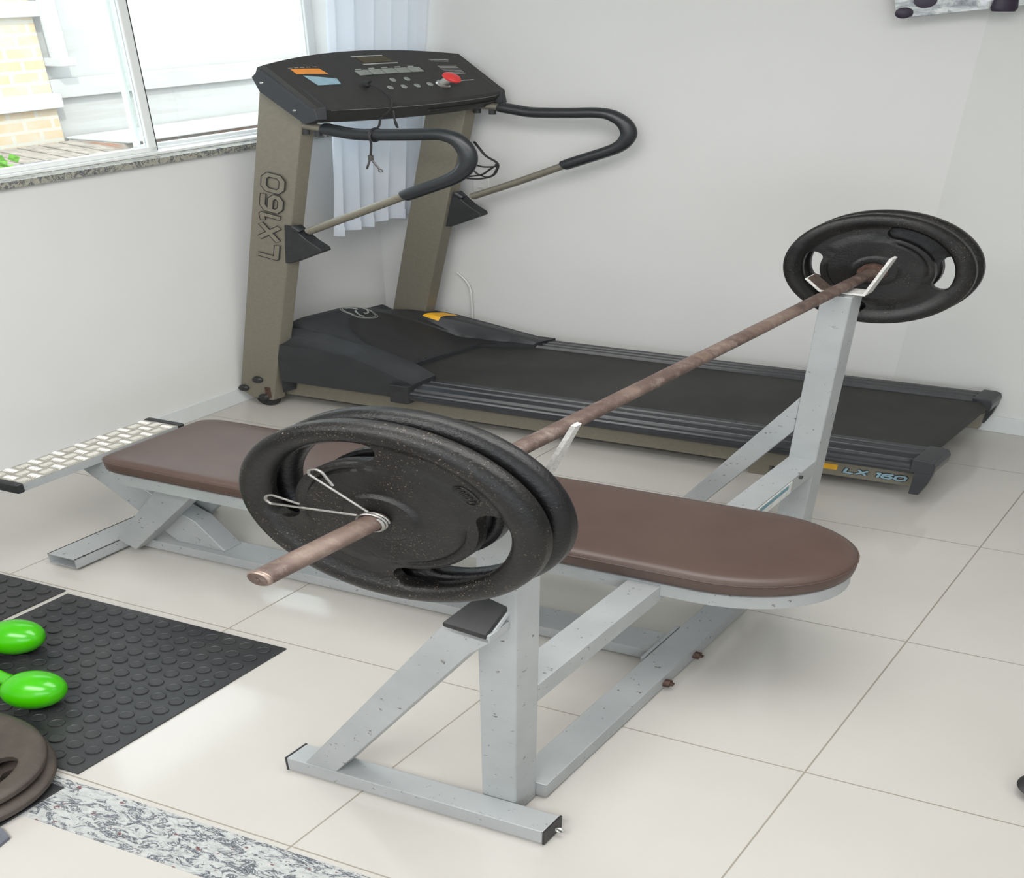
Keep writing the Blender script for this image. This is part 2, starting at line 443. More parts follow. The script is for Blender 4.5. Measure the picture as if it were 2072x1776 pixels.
def text_bm(body, offset=0.0, shear=.22, bold=.0):
    cu = bpy.data.curves.new('t', 'FONT'); cu.body = body; cu.shear = shear; cu.offset = offset; cu.size = 1; cu.extrude = 0
    cu.space_character = 1.12
    o = bpy.data.objects.new('t', cu); COL.objects.link(o)
    dg = bpy.context.evaluated_depsgraph_get(); dg.update()
    me = bpy.data.meshes.new_from_object(o.evaluated_get(dg))
    vs = [tuple(v.co) for v in me.vertices]; fs = [tuple(p.vertices) for p in me.polygons]
    bpy.data.objects.remove(o); bpy.data.curves.remove(cu); bpy.data.meshes.remove(me)
    return vs, fs
GL = {
 'L': [[(0, 1), (0, 0), (.75, 0)]],
 'X': [[(0, 1), (.8, 0)], [(.8, 1), (0, 0)]],
 '1': [[(.0, .92), (.28, 1), (.28, 0)]],
 '6': [[(.78, 1), (.22, 1), (.0, .80), (0, .2), (.2, 0), (.62, 0), (.8, .18), (.8, .38), (.62, .56), (.05, .56)]],
 '0': [[(.2, 0), (.64, 0), (.84, .2), (.84, .8), (.64, 1), (.2, 1), (0, .8), (0, .2), (.2, 0)]],
 ' ': []}
ADV = {'L': 1.05, 'X': 1.10, '1': .62, '6': 1.12, '0': 1.1, ' ': .5}
def strokes(body, org, xd, yd, nd, width, height, lift, wd, shear=.18):
    tot = sum(ADV[c] for c in body)-.25
    org, xd, yd, nd = Vector(org), Vector(xd), Vector(yd), Vector(nd)
    kx = width/tot; mb = MB(); px = 0.0; e = 0
    def P(a, b, e): return org+xd*((a+shear*b)*kx)+yd*(b*height)+nd*(lift+e)
    for c in body:
        for pl_ in GL[c]:
            pts = [(px+a, b) for a, b in pl_]
            for (a, b), (a2, b2) in zip(pts, pts[1:]):
                A = P(a, b, e); B = P(a2, b2, e); d = (B-A).normalized(); n_ = nd.cross(d).normalized()*wd
                A2 = A-d*wd*.35; B2 = B+d*wd*.35
                mb.poly([A2-n_, B2-n_, B2+n_, A2+n_], [(0, 1, 2, 3)]); e += 1e-5
            for a, b in pts[1:-1]:
                A = P(a, b, e); t = bmesh.new()
                r_ = [t.verts.new(A+(xd*math.cos(q*math.pi/5)+nd.cross(xd)*math.sin(q*math.pi/5))*wd) for q in range(10)]; t.faces.new(r_); mb._merge(t); e += 1e-5
        px += ADV[c]
    return mb
def put_text(body, org, xd, yd, nd, width, height, lift, offset=0, ref=None):
    """text laid on a surface: org = lower left corner"""
    vs, fs = text_bm(body, offset)
    if ref is None:
        x0 = min(v[0] for v in vs); x1 = max(v[0] for v in vs); y0 = min(v[1] for v in vs); y1 = max(v[1] for v in vs)
    else: x0, x1, y0, y1 = ref
    org, xd, yd, nd = Vector(org), Vector(xd), Vector(yd), Vector(nd)
    out = [org+xd*((v[0]-x0)/(x1-x0)*width)+yd*((v[1]-y0)/(y1-y0)*height)+nd*lift for v in vs]
    mb = MB(); t = bmesh.new(); bv = [t.verts.new(p) for p in out]
    for f in fs:
        try: t.faces.new([bv[i] for i in f])
        except ValueError: pass
    mb._merge(t); return mb, (x0, x1, y0, y1)

# ---------------------------------------------------------------- room shell
XL, YB, XR, YF, ZC = -2.61, 3.80, 3.0, -2.6, 2.80
WY0, WY1, WZ0, WZ1 = 2.02, 3.71, 1.285, 2.42
f = MB(); f.box(XL-.15, XR+.1, YF-.1, YB+.15, -.1, 0); struct(f, 'floor', 'floor', smooth=0)
g = MB(); g.box(XL, XR, .868, .988, -.02, .0012); struct(g, 'trim_1', 'granite', smooth=0)
wl = MB(); T = .16
wl.box(XL-T, XL, YF, YB, 0, WZ0-.015); wl.box(XL-T, XL, YF, YB, WZ1, ZC)
wl.box(XL-T, XL, YF, WY0, WZ0, WZ1); wl.box(XL-T, XL, WY1, YB, WZ0, WZ1)
struct(wl, 'wall_left', 'wall', smooth=0)
wb = MB(); wb.box(XL-T, -.853, YB, YB+.15, 0, ZC); struct(wb, 'wall_back', 'wall', smooth=0)
wc = MB(); wc.poly([(x, y, z) for z in (0, ZC) for x, y in ((-.857, 3.7995), (XR+.1, 3.55), (XR+.1, YB+.15), (-.857, YB+.15))],
                   [(0, 1, 2, 3), (4, 5, 6, 7), (0, 1, 5, 4), (1, 2, 6, 5), (2, 3, 7, 6), (3, 0, 4, 7)])
struct(wc, 'wall_column', 'wall_column', smooth=0)
wr = MB(); wr.box(XR, XR+.12, YF, YB, 0, ZC); struct(wr, 'wall_right', 'wall', smooth=0)
wf = MB()
for bx in ((XL-T, 0.2, 0, ZC), (2.9, XR+.1, 0, ZC), (0.2, 2.9, 0, 1.1), (0.2, 2.9, 2.5, ZC)): wf.box(bx[0], bx[1], YF-.12, YF, bx[2], bx[3])
struct(wf, 'wall_front', 'wall', smooth=0)
ce = MB(); ce.box(XL-T, XR+.12, YF-.12, YB+.15, ZC, ZC+.12); struct(ce, 'ceiling', 'ceil', smooth=0)
bl = MB(); bl.box(XL, XL+.012, YF, YB, 0, .085, .003); struct(bl, 'baseboard_left', 'base')
bb = MB(); bb.box(XL, -.857, YB-.012, YB, 0, .085, .003); struct(bb, 'baseboard_back', 'base')
bc = MB()
for k in range(1):
    sl = (3.55-3.7995)/(XR+.1+.857)
    yy = lambda x: 3.7995+(x+.857)*sl
    vs = [(x, yy(x)-d, z) for z in (0, .085) for x, d in ((-.857, .012), (XR, .012), (XR, -.002), (-.857, -.002))]
    bc.poly(vs, [(0, 1, 2, 3), (4, 5, 6, 7), (0, 1, 5, 4), (1, 2, 6, 5), (2, 3, 7, 6), (3, 0, 4, 7)], 0, .003)
struct(bc, 'baseboard_right', 'base')

# ceiling lamps (above the frame, they light the room)
for i, (lx, ly) in enumerate(LAMPS):
    t = thing('ceiling_lamp', (lx, ly, ZC-.06), 'white ceiling lamp above the picture lighting the gym room', 'lamp', 'ceiling lamps over the room')
    MB().box(lx-.85, lx+.85, ly-.52, ly+.52, ZC-.06, ZC, .005).build('housing', 'white_alu', t)

# window
win = bpy.data.objects.new('window_1', None); COL.objects.link(win); win.location = W((XL-.08, 2.82, WZ0)); win['_b'] = [XL-.08, 2.82, WZ0]; win['kind'] = 'structure'
fr = MB(); fx0, fx1 = XL-.115, XL-.03
fr.box(fx0, fx1, WY0, WY1, WZ0, WZ0+.012, .002); fr.box(fx0, fx1, WY0, WY1, WZ1-.03, WZ1, .002)
fr.box(fx0, fx1, WY0, WY0+.03, WZ0, WZ1, .002); fr.box(fx0, fx1, WY1-.03, WY1, WZ0, WZ1, .002)
fr.box(fx0+.038, fx0+.044, WY0, WY1, WZ0+.01, WZ0+.020)
fr.build('window_frame', 'white_alu', win)
def sash(y0, y1, x0, x1, z0, wl_, wr_):
    s = MB(); s.box(x0, x1, y0, y1, z0, z0+.020, .002); s.box(x0, x1, y0, y1, WZ1-.06, WZ1-.03, .002)
    s.box(x0, x1, y0, y0+wl_, z0, WZ1-.03, .003); s.box(x0, x1, y1-wr_, y1, z0, WZ1-.03, .003)
    o = s.build('sash', 'white_alu', win)
    MB().box((x0+x1)/2-.002, (x0+x1)/2+.002, y0+wl_, y1-wr_, z0+.018, WZ1-.055).build('pane', 'glass', o)
    return o
sash(WY0+.03, 2.893, XL-.062, XL-.044, WZ0+.012, .035, .030)
sash(2.87, WY1-.03, XL-.104, XL-.086, WZ0+.012, .012, .035)
gk = MB(); gk.box(XL-.060, XL-.046, 2.893, 2.897, WZ0+.014, WZ1-.03); gk.build('gasket', 'black_plastic', win)
sill = MB(); sill.box(XL-T, XL+.018, WY0-.03, WY1+.03, WZ0-.028, WZ0, .002); struct(sill, 'trim_2', 'granite_sill')

# curtain
def curtain():
    t = thing('curtain', (-2.45, 3.55, .80), 'pale blue-grey curtain hanging gathered at the corner beside the window', 'curtain')
    def P(u, v, off=0):
        top = 2.5; z = .828+(top-.828)*v
        y = (3.325+.10*v)+(3.770-3.325-.10*v)*u
        ph = u*2*math.pi*5.2
        a = .020+.008*math.sin(5*u+1)
        x = -2.455+.10*u*v+.015*v + a*math.sin(ph+.5*math.sin(3*v))*(1-.2*v)+.004*math.sin(9*u+5*v)+off
        yy = y+.010*math.cos(ph)*(1-v*.4)
        z2 = z-(1-v)*(.006*math.sin(ph*.5+.6)-.010*u)
        return (x, min(yy, 3.785), z2)
    mb = MB(); mb.grid(lambda u, v: P(u, v), 150, 40); mb.build('cloth', 'curtain', t, smooth=180)
    h = MB(); h.grid(lambda u, v: P(u, .028*v+.001, .003), 150, 2); h.build('hem', 'curtain', t, smooth=180)
    r = MB(); r.cyl((-2.45, 1.9, 2.52), (-2.45, 3.79, 2.52), .012); r.build('rod', 'white_alu', t)
curtain()

# wall outlet
t = thing('wall_outlet', (-2.23, 3.8, 1.01), 'small white wall outlet plate behind the treadmill on the back wall', 'outlet')
MB().box(-2.252, -2.196, 3.79, 3.80, .972, 1.048, .003).build('cover_plate', 'outlet', t)
MB().box(-2.236, -2.212, 3.786, 3.792, .995, 1.022, .002).build('socket', 'outlet', t)
cb = MB(); cb.tube(smooth_path([(-2.32, 3.79, .52), (-2.28, 3.785, .47), (-2.262, 3.78, .40), (-2.262, 3.78, .20), (-2.28, 3.77, .02)]), .003, 8)
tag(cb.build('cable', 'outlet'), 'thin grey cable dropping to the floor behind the far treadmill post', 'cable')

# ---------------------------------------------------------------- outside the window
e = MB(); e.box(-8.2, -7.0, 6.80, 17, -3.2, 3.3)
for z0, z1, d in ((.74, .93, .05), (1.98, 2.2, .05)): e.box(-7.0, -7.0+d, 6.77, 17, z0, z1, .01)
nb = thing('neighbouring_building', (-7.5, 10, -3.2), 'pale concrete building wall seen bright through the window', 'building')
e.build('wall', 'concrete', nb)
e = MB(); e.cyl((-6.88, 6.83, 1.12), (-6.88, 6.83, 3.3), .055, 14); e.box(-7.0, -6.82, 6.77, 6.90, 1.06, 1.14, .01); e.build('pipe', 'cement', nb)
e = MB(); e.box(-8.2, -6.95, 2.0, 6.765, -3.2, 3.0)
bk = thing('brick_building', (-7.5, 4.5, -3.2), 'pale orange brick wall with cement bands at the left edge of the window', 'building')
e.build('wall', 'brick', bk)
e = MB(); e.box(-6.97, -6.9, 2.0, 6.79, .66, .80, .01); e.box(-6.97, -6.9, 2.0, 6.79, 1.52, 1.66, .01); e.build('band', 'cement', bk)
# lower garden wall and roof
lw = thing('low_brick_wall', (-6.3, 9, -3.2), 'low orange brick wall at the foot of the concrete building outside', 'wall')
e = MB(); e.box(-6.95, -6.50, 6.80, 16, -3.2, .33); e.build('brickwork', 'brick_low', lw)
e = MB(); e.box(-6.98, -6.46, 6.80, 16, .33, .355, .01); e.build('coping', 'cement', lw)
e = MB(); e.box(-6.45, -5.66, 6.05, 16, -3.2, .28); e.build('ledge', 'cement', lw)
e = MB(); e.box(-5.66, -5.56, 5.62, 16, -3.2, .50); e.build('front_course', 'brick_low', lw)
rf = thing('tiled_roof', (-6.4, 6.2, -.2), 'small worn roof with pale sheets below the brick wall outside', 'roof')
e = MB()
for i in range(9):
    y0 = 5.3+i*.17
    e.poly([(-6.9, y0, .33), (-6.9, y0+.15, .33), (-6.0, y0+.15, .20), (-6.0, y0, .20), (-6.9, y0, .30), (-6.9, y0+.15, .30), (-6.0, y0+.15, .17), (-6.0, y0, .17)],
           [(0, 1, 2, 3), (4, 5, 6, 7), (0, 1, 5, 4), (1, 2, 6, 5), (2, 3, 7, 6), (3, 0, 4, 7)])
e.build('roof_sheets', 'roof', rf)
e = MB(); e.box(-5.98, -5.90, 5.2, 6.5, .12, .18, .01); e.build('gutter', 'white_alu', rf)
e = MB(); e.box(-5.9, -5.58, 5.15, 5.60, -.5, .44, .01)
tag(e.build('stacked_slates', 'bluegrey'), 'dark slate-grey stack under the roof edge at the lower left of the window', 'slates')
pl = MB()
for k in range(70):
    a = random.random()*6.28; rr = random.random()*.22; x, y, z = -5.3+rr*.7*math.cos(a), 4.70+rr*.7*math.sin(a), .36+random.random()*.26
    d1 = Vector((random.uniform(-1, 1), random.uniform(-1, 1), random.uniform(.1, 1))).normalized()*.09; d2 = d1.orthogonal().normalized()*.03
    c = Vector((x, y, z)); pl.poly([c, c+d1*.5+d2, c+d1, c+d1*.5-d2], [(0, 1, 2, 3)])
pt = thing('garden_shrub', (-5.3, 4.70, -3.2), 'green leafy shrub at the lower left corner of the window', 'plant')
pl.build('foliage', 'leaf', pt)
MB().cyl((-5.3, 4.70, -3.2), (-5.3, 4.70, .45), .03, 8).build('stem', 'rust', pt)
e = MB(); e.box(-14, XL-T, -6, 18, -3.4, -3.2); tag(e.build('ground', 'cement'), kind='structure')

# ---------------------------------------------------------------- treadmill
TX0, TY0 = -2.59, 2.965
def TP(u, v, z): return (TX0+u+v*(.14-.05*u), TY0+.025*u+v, z)
tm = thing('treadmill', TP(1.0, .37, 0), 'black and champagne treadmill with console and handrails by the window corner', 'treadmill')
def tbox(mb, u0, u1, v0, v1, z0, z1, bevel=0, mat=0, seg=2):
    vs = [TP(u, v, z) for z in (z0, z1) for v in (v0, v1) for u in (u0, u1)]
    return mb.poly(vs, [(0, 2, 3, 1), (4, 5, 7, 6), (0, 1, 5, 4), (2, 6, 7, 3), (0, 4, 6, 2), (1, 3, 7, 5)], mat, bevel, seg)
def post(v0, v1):
    mb = MB(); pts = [(0, .10), (.0, .085), (.04, .045), (.115, .045), (.348, 1.47), (.348, 1.50), (.235, 1.60)]
    mb.prism(pts, lambda a, b, k: TP(a, v0 if k == 0 else v1, b), .004, 2)
    return mb.build('post', 'champagne', tm)
pn = post(0, .05); pf = post(.655, .705)
# knobs on near post
for (u, z) in ((.018, .10), (.075, .16), (.088, .062)):
    k = MB(); k.lathe([(0, 0), (.016, 0), (.018, .006), (.014, .016), (0, .018)], TP(u, 0, z), (0, -1, 0), 16); k.build('knob', 'black_plastic', pn)
k = MB(); tbox(k, .095, .112, -.006, .0, .06, .12, .002); k.build('rust_patch', 'rust', pn)
# foot wheels
for v in (.03, .69):
    k = MB(); k.lathe([(0, 0), (.034, 0), (.036, .004), (.036, .026), (.034, .03), (0, .03)], TP(.075, v-.015, .036), (0, 1, 0), 24); k.build('wheel', 'rubber', tm)
# lettering on the near post
d = Vector((.235, 0, 1.50)).normalized(); left = Vector((-1, 0, 0)); nrm = Vector((0, -1, 0))
o_ = Vector(TP(0, 0, 0)); zb = .825
org = Vector((TX0+.235*(zb-.1)/1.50+.096, TY0+.0015, zb))
strokes('LX160', org, d, left, nrm, .380, .058, .0022, .0108).build('lettering', 'tape', pn, smooth=0)
strokes('LX160', org, d, left, nrm, .380, .058, .0028, .0076).build('lettering_fill', 'champagne', pn, smooth=0)

# side frames and cross members
for v0, v1 in ((.065, .095), (.655, .685)):
    mb = MB(); tbox(mb, .10, 2.005, v0, v1, .056, .142, .003); fr_ = mb.build('side_frame', 'champagne', tm)
    if v0 < .1: sfn = fr_
for u0 in (.14, 1.1):
    mb = MB(); tbox(mb, u0, u0+.08, .096, .654, .062, .138, .003); mb.build('cross_member', 'champagne', tm)
for u0 in (.5, .95, 1.4, 1.84, 1.93):
    for v0 in (.067, .657):
        mb = MB(); tbox(mb, u0, u0+.012, v0, v0+.026, .140, .172, .001); mb.build('spacer', 'champagne', tm)
for u in (.42, 1.58):
    for v in (.08, .67):
        mb = MB(); tbox(mb, u, u+.055, v-.012, v+.012, .0, .058, .003); mb.build('leg', 'champagne', tm)
# running deck and belt
mb = MB(); tbox(mb, .10, 1.99, .06, .66, .172, .205, .004); mb.build('deck', 'black_plastic', tm)
mb = MB()
def beltp(s, v):
    # s 0..1 from hood to tail, then round the rear roller
    if s < .8: return TP(.18+(1.985-.18)*(s/.8), v, .226)
    a = (s-.8)/.2*math.pi*.95
    return TP(1.985+.034*math.sin(a), v, .192+.034*math.cos(a))
mb.grid(lambda s, t: beltp(s, .112+.494*t), 50, 12); mb.build('belt', 'belt', tm, smooth=180)
mb = MB(); mb.cyl(TP(1.985, .10, .192), TP(1.985, .63, .192), .031, 24); mb.build('rear_roller', 'black_plastic', tm)
# side rails with ridges
def rail(side):
    def ridge(a, b, z0, z1):
        # one flat-topped rib between a and b, from height z0 to z1
        d = (b-a); return [(a+d*.02, z0-.016), (a+d*.20, z0-.003), (a+d*.28, z0), (b-d*.14, z1), (b-d*.05, z1-.003), (b, z1-.016)]
    if side < 0:
        prof = [(.004, .160), (-.012, .172), (-.018, .186), (-.017, .196), (-.013, .198), (-.012, .205), (-.008, .212), (-.002, .216), (.002, .216)]
        prof += ridge(.004, .040, .226, .234)+ridge(.040, .076, .236, .238)+ridge(.076, .112, .238, .238)+[(.112, .172)]
        u0, u1 = .56, 2.03
    else:
        prof = [(.606, .172)]+ridge(.606, .636, .238, .238)+ridge(.636, .668, .238, .238)+ridge(.668, .702, .238, .237)+[(.708, .222), (.708, .19), (.700, .172)]
        u0, u1 = .56, 1.99
    mb = MB(); mb.prism(prof, lambda a, b, k: TP((u0, u1)[k], a, b))
    return mb.build('side_rail', 'rail', tm, smooth=22)
rail(-1); rail(1)
def tailcap(va, vb, out, us):
    mb = MB(); vv = (va, vb)
    mb.prism([(us-.012, .244), (us+.022, .243), (us+.040, .236), (us+.046, .215), (us+.044, .180), (us-.012, .180)], lambda a, b, k: TP(a, vv[k], b), .005)
    o1, o2 = ((va+.002, va+.030) if out < 0 else (vb-.030, vb-.002))
    mb.prism([(us, .20), (us+.045, .19), (us+.038, .13), (us+.024, .074), (us+.0, .074)], lambda a, b, k: TP(a, (o1, o2)[k], b), .003)
    return mb.build('end_cap', 'rail', tm)
tailcap(-.022, .112, -1, 2.022); tailcap(.606, .714, 1, 1.985)
# markings at the tail of the near side frame
yv = TP(0, .065, 0)[1]
def side_pt(u, z, lift=.0): p = TP(u, .065, z); return Vector((p[0], p[1]-lift, p[2]))
org = side_pt(1.832, .081); xd = (side_pt(1.99, .08)-side_pt(1.832, .08)).normalized()
strokes('LX 160', org, xd, Vector((0, 0, 1)), Vector((0, -1, 0)), .152, .021, .0012, .0068).build('lettering', 'tape', sfn, smooth=0)
strokes('LX 160', org, xd, Vector((0, 0, 1)), Vector((0, -1, 0)), .152, .021, .0022, .0038).build('lettering_fill', 'blue', sfn, smooth=0)
mb = MB(); tbox(mb, 1.765, 1.812, .0638, .065, .086, .113, 0); mb.build('warning_label', 'yellow', sfn)
mb = MB(); mb.lathe([(0, 0), (.021, 0), (.021, .008), (.012, .012), (0, .012)], side_pt(1.585, .103), (0, -1, 0), 20); mb.build('adjuster', 'black_plastic', sfn)
mb = MB(); mb.tube([side_pt(.555, .150, .006)+Vector((.012*math.cos(a/8*math.pi), 0, -.012*math.sin(a/8*math.pi))) for a in range(9)], .003, 8); mb.build('hook_eye', 'chrome', sfn)

# motor hood
def sst(a, b, x):
    t = max(0, min(1, (x-a)/(b-a))); return t*t*(3-2*t)
def uend(v):
    c = abs(v-.36)
    return .455+.150*sst(.165, .255, c)
def pw(x, pts):
    if x <= pts[0][0]: return pts[0][1]
    for (a, b), (c, d_) in zip(pts, pts[1:]):
        if x <= c: return b+(d_-b)*(x-a)/(c-a)
    return pts[-1][1]
E_N = [(.05, .360), (.16, .372), (.28, .372), (.40, .358), (.455, .335), (.535, .290), (.61, .248)]
T_N = [(.05, .395), (.12, .425), (.22, .425), (.30, .405), (.39, .380), (.46, .345), (.545, .305), (.61, .254)]
E_F = [(.05, .325), (.11, .330), (.24, .316), (.43, .270), (.55, .240), (.61, .238)]
T_F = [(.05, .338), (.12, .350), (.2, .342), (.32, .326), (.46, .296), (.61, .252)]
def hz(u, v):
    fr = sst(.05, .10, u)
    crown = .447-.092*sst(.33, .63, v)-.02*(1-sst(.1, .2, v))
    main = .385+(crown-.385)*fr-.19*(max(0, u-.12)/.34)**1.25*(1+.0*v)
    k = sst(0, .105, v)
    near_arm = pw(u, E_N)*(1-k)+pw(u, T_N)*k
    k = sst(0, .10, .72-v)
    far_arm = pw(u, E_F)*(1-k)+pw(u, T_F)*k
    q = ((u-.385)/.235)**2+((v-.385)/.215)**2
    main -= .010*(1-sst(.88, 1.0, q))
    kn = sst(.112, .136, v); kf = 1-sst(.585, .612, v)
    if v < .36: z = near_arm*(1-kn)+main*kn if u > 0 else main
    else: z = main*kf+far_arm*(1-kf)
    z -= .032*math.exp(-((v-.118)/.010)**2)*sst(.03, .1, u)*(1-sst(.33, .42, u))
    return max(z, .243)
def ustart(v):
    return .155 if (v < .058 or v > .650) else .055
mb = MB(); t = bmesh.new(); nu, nv = 70, 90; G = []
for i in range(nu+1):
    row = []
    for j in range(nv+1):
        v = .002+.712*j/nv; u = ustart(v)+(uend(v)-ustart(v))*i/nu
        row.append(t.verts.new(TP(u, v, hz(u, v))))
    G.append(row)
ins = []
for i in range(nu):
    for j in range(nv):
        fc = t.faces.new((G[i][j], G[i+1][j], G[i+1][j+1], G[i][j+1]))
def skirt(ring, zf):
    low = []
    for vtx in ring:
        low.append(t.verts.new((vtx.co.x, vtx.co.y, zf(vtx.co))))
    for a in range(len(ring)-1): t.faces.new((ring[a], ring[a+1], low[a+1], low[a]))
skirt([G[i][0] for i in range(nu+1)], lambda c: .168); skirt([G[i][nv] for i in range(nu+1)], lambda c: .168)
skirt([G[0][j] for j in range(nv+1)], lambda c: .10); skirt([G[nu][j] for j in range(nv+1)], lambda c: .222)
bmesh.ops.recalc_face_normals(t, faces=t.faces)
for fc in t.faces: fc.material_index = 0
me_ = bpy.data.meshes.new('tmp'); t.to_mesh(me_); t.free(); mb.bm.from_mesh(me_); bpy.data.meshes.remove(me_)
hood = mb.build('motor_hood', 'hood', tm, smooth=38)
# dish insert
mb = MB()
def dish(r, a):
    u = .385+.230*r*math.cos(2*math.pi*a); v = .385+.205*r*math.sin(2*math.pi*a)
    u = min(u, uend(v)-.004); return TP(u, v, hz(u, v)+.0015)
mb.grid(dish, 18, 72); mb.build('hood_insert', 'insert', hood, smooth=180)
# near arm end block
mb = MB(); tbox(mb, .545, .606, -.022, .030, .150, .248, .006); mb.build('end_block', 'black_plastic', hood)
# yellow label and round badge
mb = MB(); mb.grid(lambda a, b: TP(.195+.060*a, .598+.100*b, hz(.195+.060*a, .598+.100*b)+.0025), 8, 8); mb.build('label', 'yellow', hood)
mb = MB()
cb_ = (.150, .365)
for rr in (.052, .046):
    mb.tube([TP(cb_[0]+rr*math.cos(a/32*2*math.pi), cb_[1]+rr*math.sin(a/32*2*math.pi), hz(cb_[0]+rr*math.cos(a/32*2*math.pi), cb_[1]+rr*math.sin(a/32*2*math.pi))+.001) for a in range(32)], .0016, 6, closed=True)
for k in range(3):
    a0 = k*2.094+.5
    pth = [TP(cb_[0]+(.012+.026*s/10)*math.cos(a0+1.1*s/10), cb_[1]+(.012+.026*s/10)*math.sin(a0+1.1*s/10), hz(cb_[0]+(.012+.026*s/10)*math.cos(a0+1.1*s/10), cb_[1]+(.012+.026*s/10)*math.sin(a0+1.1*s/10))+.001) for s in range(11)]
    mb.tube(pth, .0035, 6)
mb.build('round_badge', 'button', hood)

# console
def CF(s, tt, lift=0.0):
    """console face: s 0 near..1 far, tt 0 back..1 front"""
    A = Vector((-2.318, 2.950, 1.661)); B = Vector((-2.182, 2.945, 1.518)); C_ = Vector((-2.100, 3.71, 1.497)); D = Vector((-2.240, 3.71, 1.644))
    p = (A*(1-s)+D*s)*(1-tt)+(B*(1-s)+C_*s)*tt
    bulge = 4*s*(1-s)
    p += Vector((-.034, 0, .032))*bulge*(1-tt)+Vector((.016, 0, -.012))*bulge*tt
    return p+Vector((.70, 0, .70))*lift
def CU(s, k):
    """body underside outline: k 0 lip bottom .. 1 bottom front .. 2 bottom back .. 3 back top"""
    f_, b_ = CF(s, 1), CF(s, 0); bulge = 4*s*(1-s)
    pts = [f_+Vector((.006, 0, -.022)), f_+Vector((-.022, 0, -.075)), b_+Vector((.010, 0, -.120)), b_+Vector((-.034, 0, -.045)), b_+Vector((-.022, 0, -.010))]
    return pts[k]
mb = MB(); t = bmesh.new(); ns = 40; rings = []
for i in range(ns+1):
    s = i/ns
    ring = [CF(s, .0), CF(s, .25), CF(s, .5), CF(s, .75), CF(s, .93), CF(s, .98)+Vector((.002, 0, -.001)), CF(s, 1)+Vector((.006, 0, -.008))]+[CU(s, k) for k in range(5)]
    rings.append([t.verts.new(p) for p in ring])
nr = len(rings[0])
for i in range(ns):
    for k in range(nr): t.faces.new((rings[i][k], rings[i][(k+1) % nr], rings[i+1][(k+1) % nr], rings[i+1][k]))
t.faces.new(rings[0][::-1]); t.faces.new(rings[-1])
bmesh.ops.recalc_face_normals(t, faces=t.faces)
mb._merge(t); con = mb.build('console', 'console', tm, smooth=32)
for s0, s1 in ((-.008, .034), (.966, 1.008)):
    mb = MB(); t = bmesh.new(); rr_ = []
    for s in (s0, s1):
        sc_ = max(0, min(1, s)); dy = Vector((0, (s-sc_)*.75, 0))
        o = [CF(sc_, .0, .004)+Vector((-.004, 0, 0)), CF(sc_, .96, .004), CF(sc_, 1)+Vector((.012, 0, -.010)), CF(sc_, 1)+Vector((.010, 0, -.060)), CF(sc_, 1)+Vector((-.030, 0, -.082)), CF(sc_, 0)+Vector((-.022, 0, -.104)), CF(sc_, 0)+Vector((-.040, 0, -.048))]
        if s in (-.008, 1.008):
            o[0] += Vector((-.012, 0, -.020)); o[1] += Vector((-.012, 0, -.022)); o[2] += Vector((-.010, 0, -.006))
        rr_.append([t.verts.new(p+dy) for p in o])
    n = len(rr_[0])
    for k in range(n): t.faces.new((rr_[0][k], rr_[0][(k+1) % n], rr_[1][(k+1) % n], rr_[1][k]))
    t.faces.new(rr_[0]); t.faces.new(rr_[1][::-1])
    bmesh.ops.recalc_face_normals(t, faces=t.faces); bmesh.ops.bevel(t, geom=t.edges[:], offset=.003, segments=2, affect='EDGES', profile=.5)
    mb._merge(t)
    if s0 < 0:
        sd_ = mb.build('end_cover', 'console_side', con)
        for q in (CF(0, 0)+Vector((-.010, -.007, -.068)), CF(0, .75)+Vector((-.022, -.007, -.062))):
            k = MB(); k.lathe([(0, 0), (.005, 0), (.004, .003), (0, .004)], q, (0, -1, 0), 12); k.build('screw', 'chrome', sd_)
    else: mb.build('end_cover', 'console_side', con)
def face_patch(name, mat, quad, lift=.0012, n=4):
    """quad: four (s,t)"""
    a, b, c, d_ = quad
    def P(u, v):
        s = (a[0]*(1-u)+b[0]*u)*(1-v)+(d_[0]*(1-u)+c[0]*u)*v; t_ = (a[1]*(1-u)+b[1]*u)*(1-v)+(d_[1]*(1-u)+c[1]*u)*v
        return CF(s, t_, lift)
    mb = MB(); mb.grid(P, n, n); return mb.build(name, mat, con, smooth=180)
face_patch('orange_emblem', 'orange', [(.085, .19), (.215, .265), (.225, .385), (.085, .31)])
face_patch('blue_emblem', 'blue', [(.105, .355), (.235, .49), (.222, .60), (.115, .585)])
for i in range(5):
    q0 = .08+.028*i; face_patch('emblem_bar', 'white_mark', [(q0, .165+.012*i), (q0+.02, .175+.012*i), (q0+.02, .185+.012*i), (q0, .175+.012*i)], .0016, 1)
face_patch('display', 'display', [(.445, .135), (.595, .135), (.605, .245), (.455, .245)])
face_patch('display_line', 'white_mark', [(.430, .105), (.590, .105), (.590, .125), (.430, .125)])
face_patch('display_line', 'white_mark', [(.440, .262), (.620, .262), (.620, .282), (.440, .282)])
for i in range(5):
    s0 = .36+i*.068
    mb = MB(); vs = [CF(s, t_, l) for l in (0, .003) for s, t_ in ((s0, .375), (s0+.062, .375), (s0+.062, .475), (s0, .475))]
    mb.poly(vs, [(0, 1, 2, 3), (4, 5, 6, 7), (0, 1, 5, 4), (1, 2, 6, 5), (2, 3, 7, 6), (3, 0, 4, 7)], 0, .001); mb.build('key', 'button', con)
    face_patch('key_caption', 'white_mark', [(s0+.012, .345), (s0+.042, .345), (s0+.042, .362), (s0+.012, .362)], .0012, 1)
for s0, t0 in ((.485, .60), (.56, .60), (.425, .74), (.497, .74), (.568, .74), (.640, .73)):
    mb = MB(); mb.lathe([(0, .0035), (.009, .003), (.0105, 0)], CF(s0, t0), (.7, 0, .7), 14); mb.build('round_key', 'button', con)
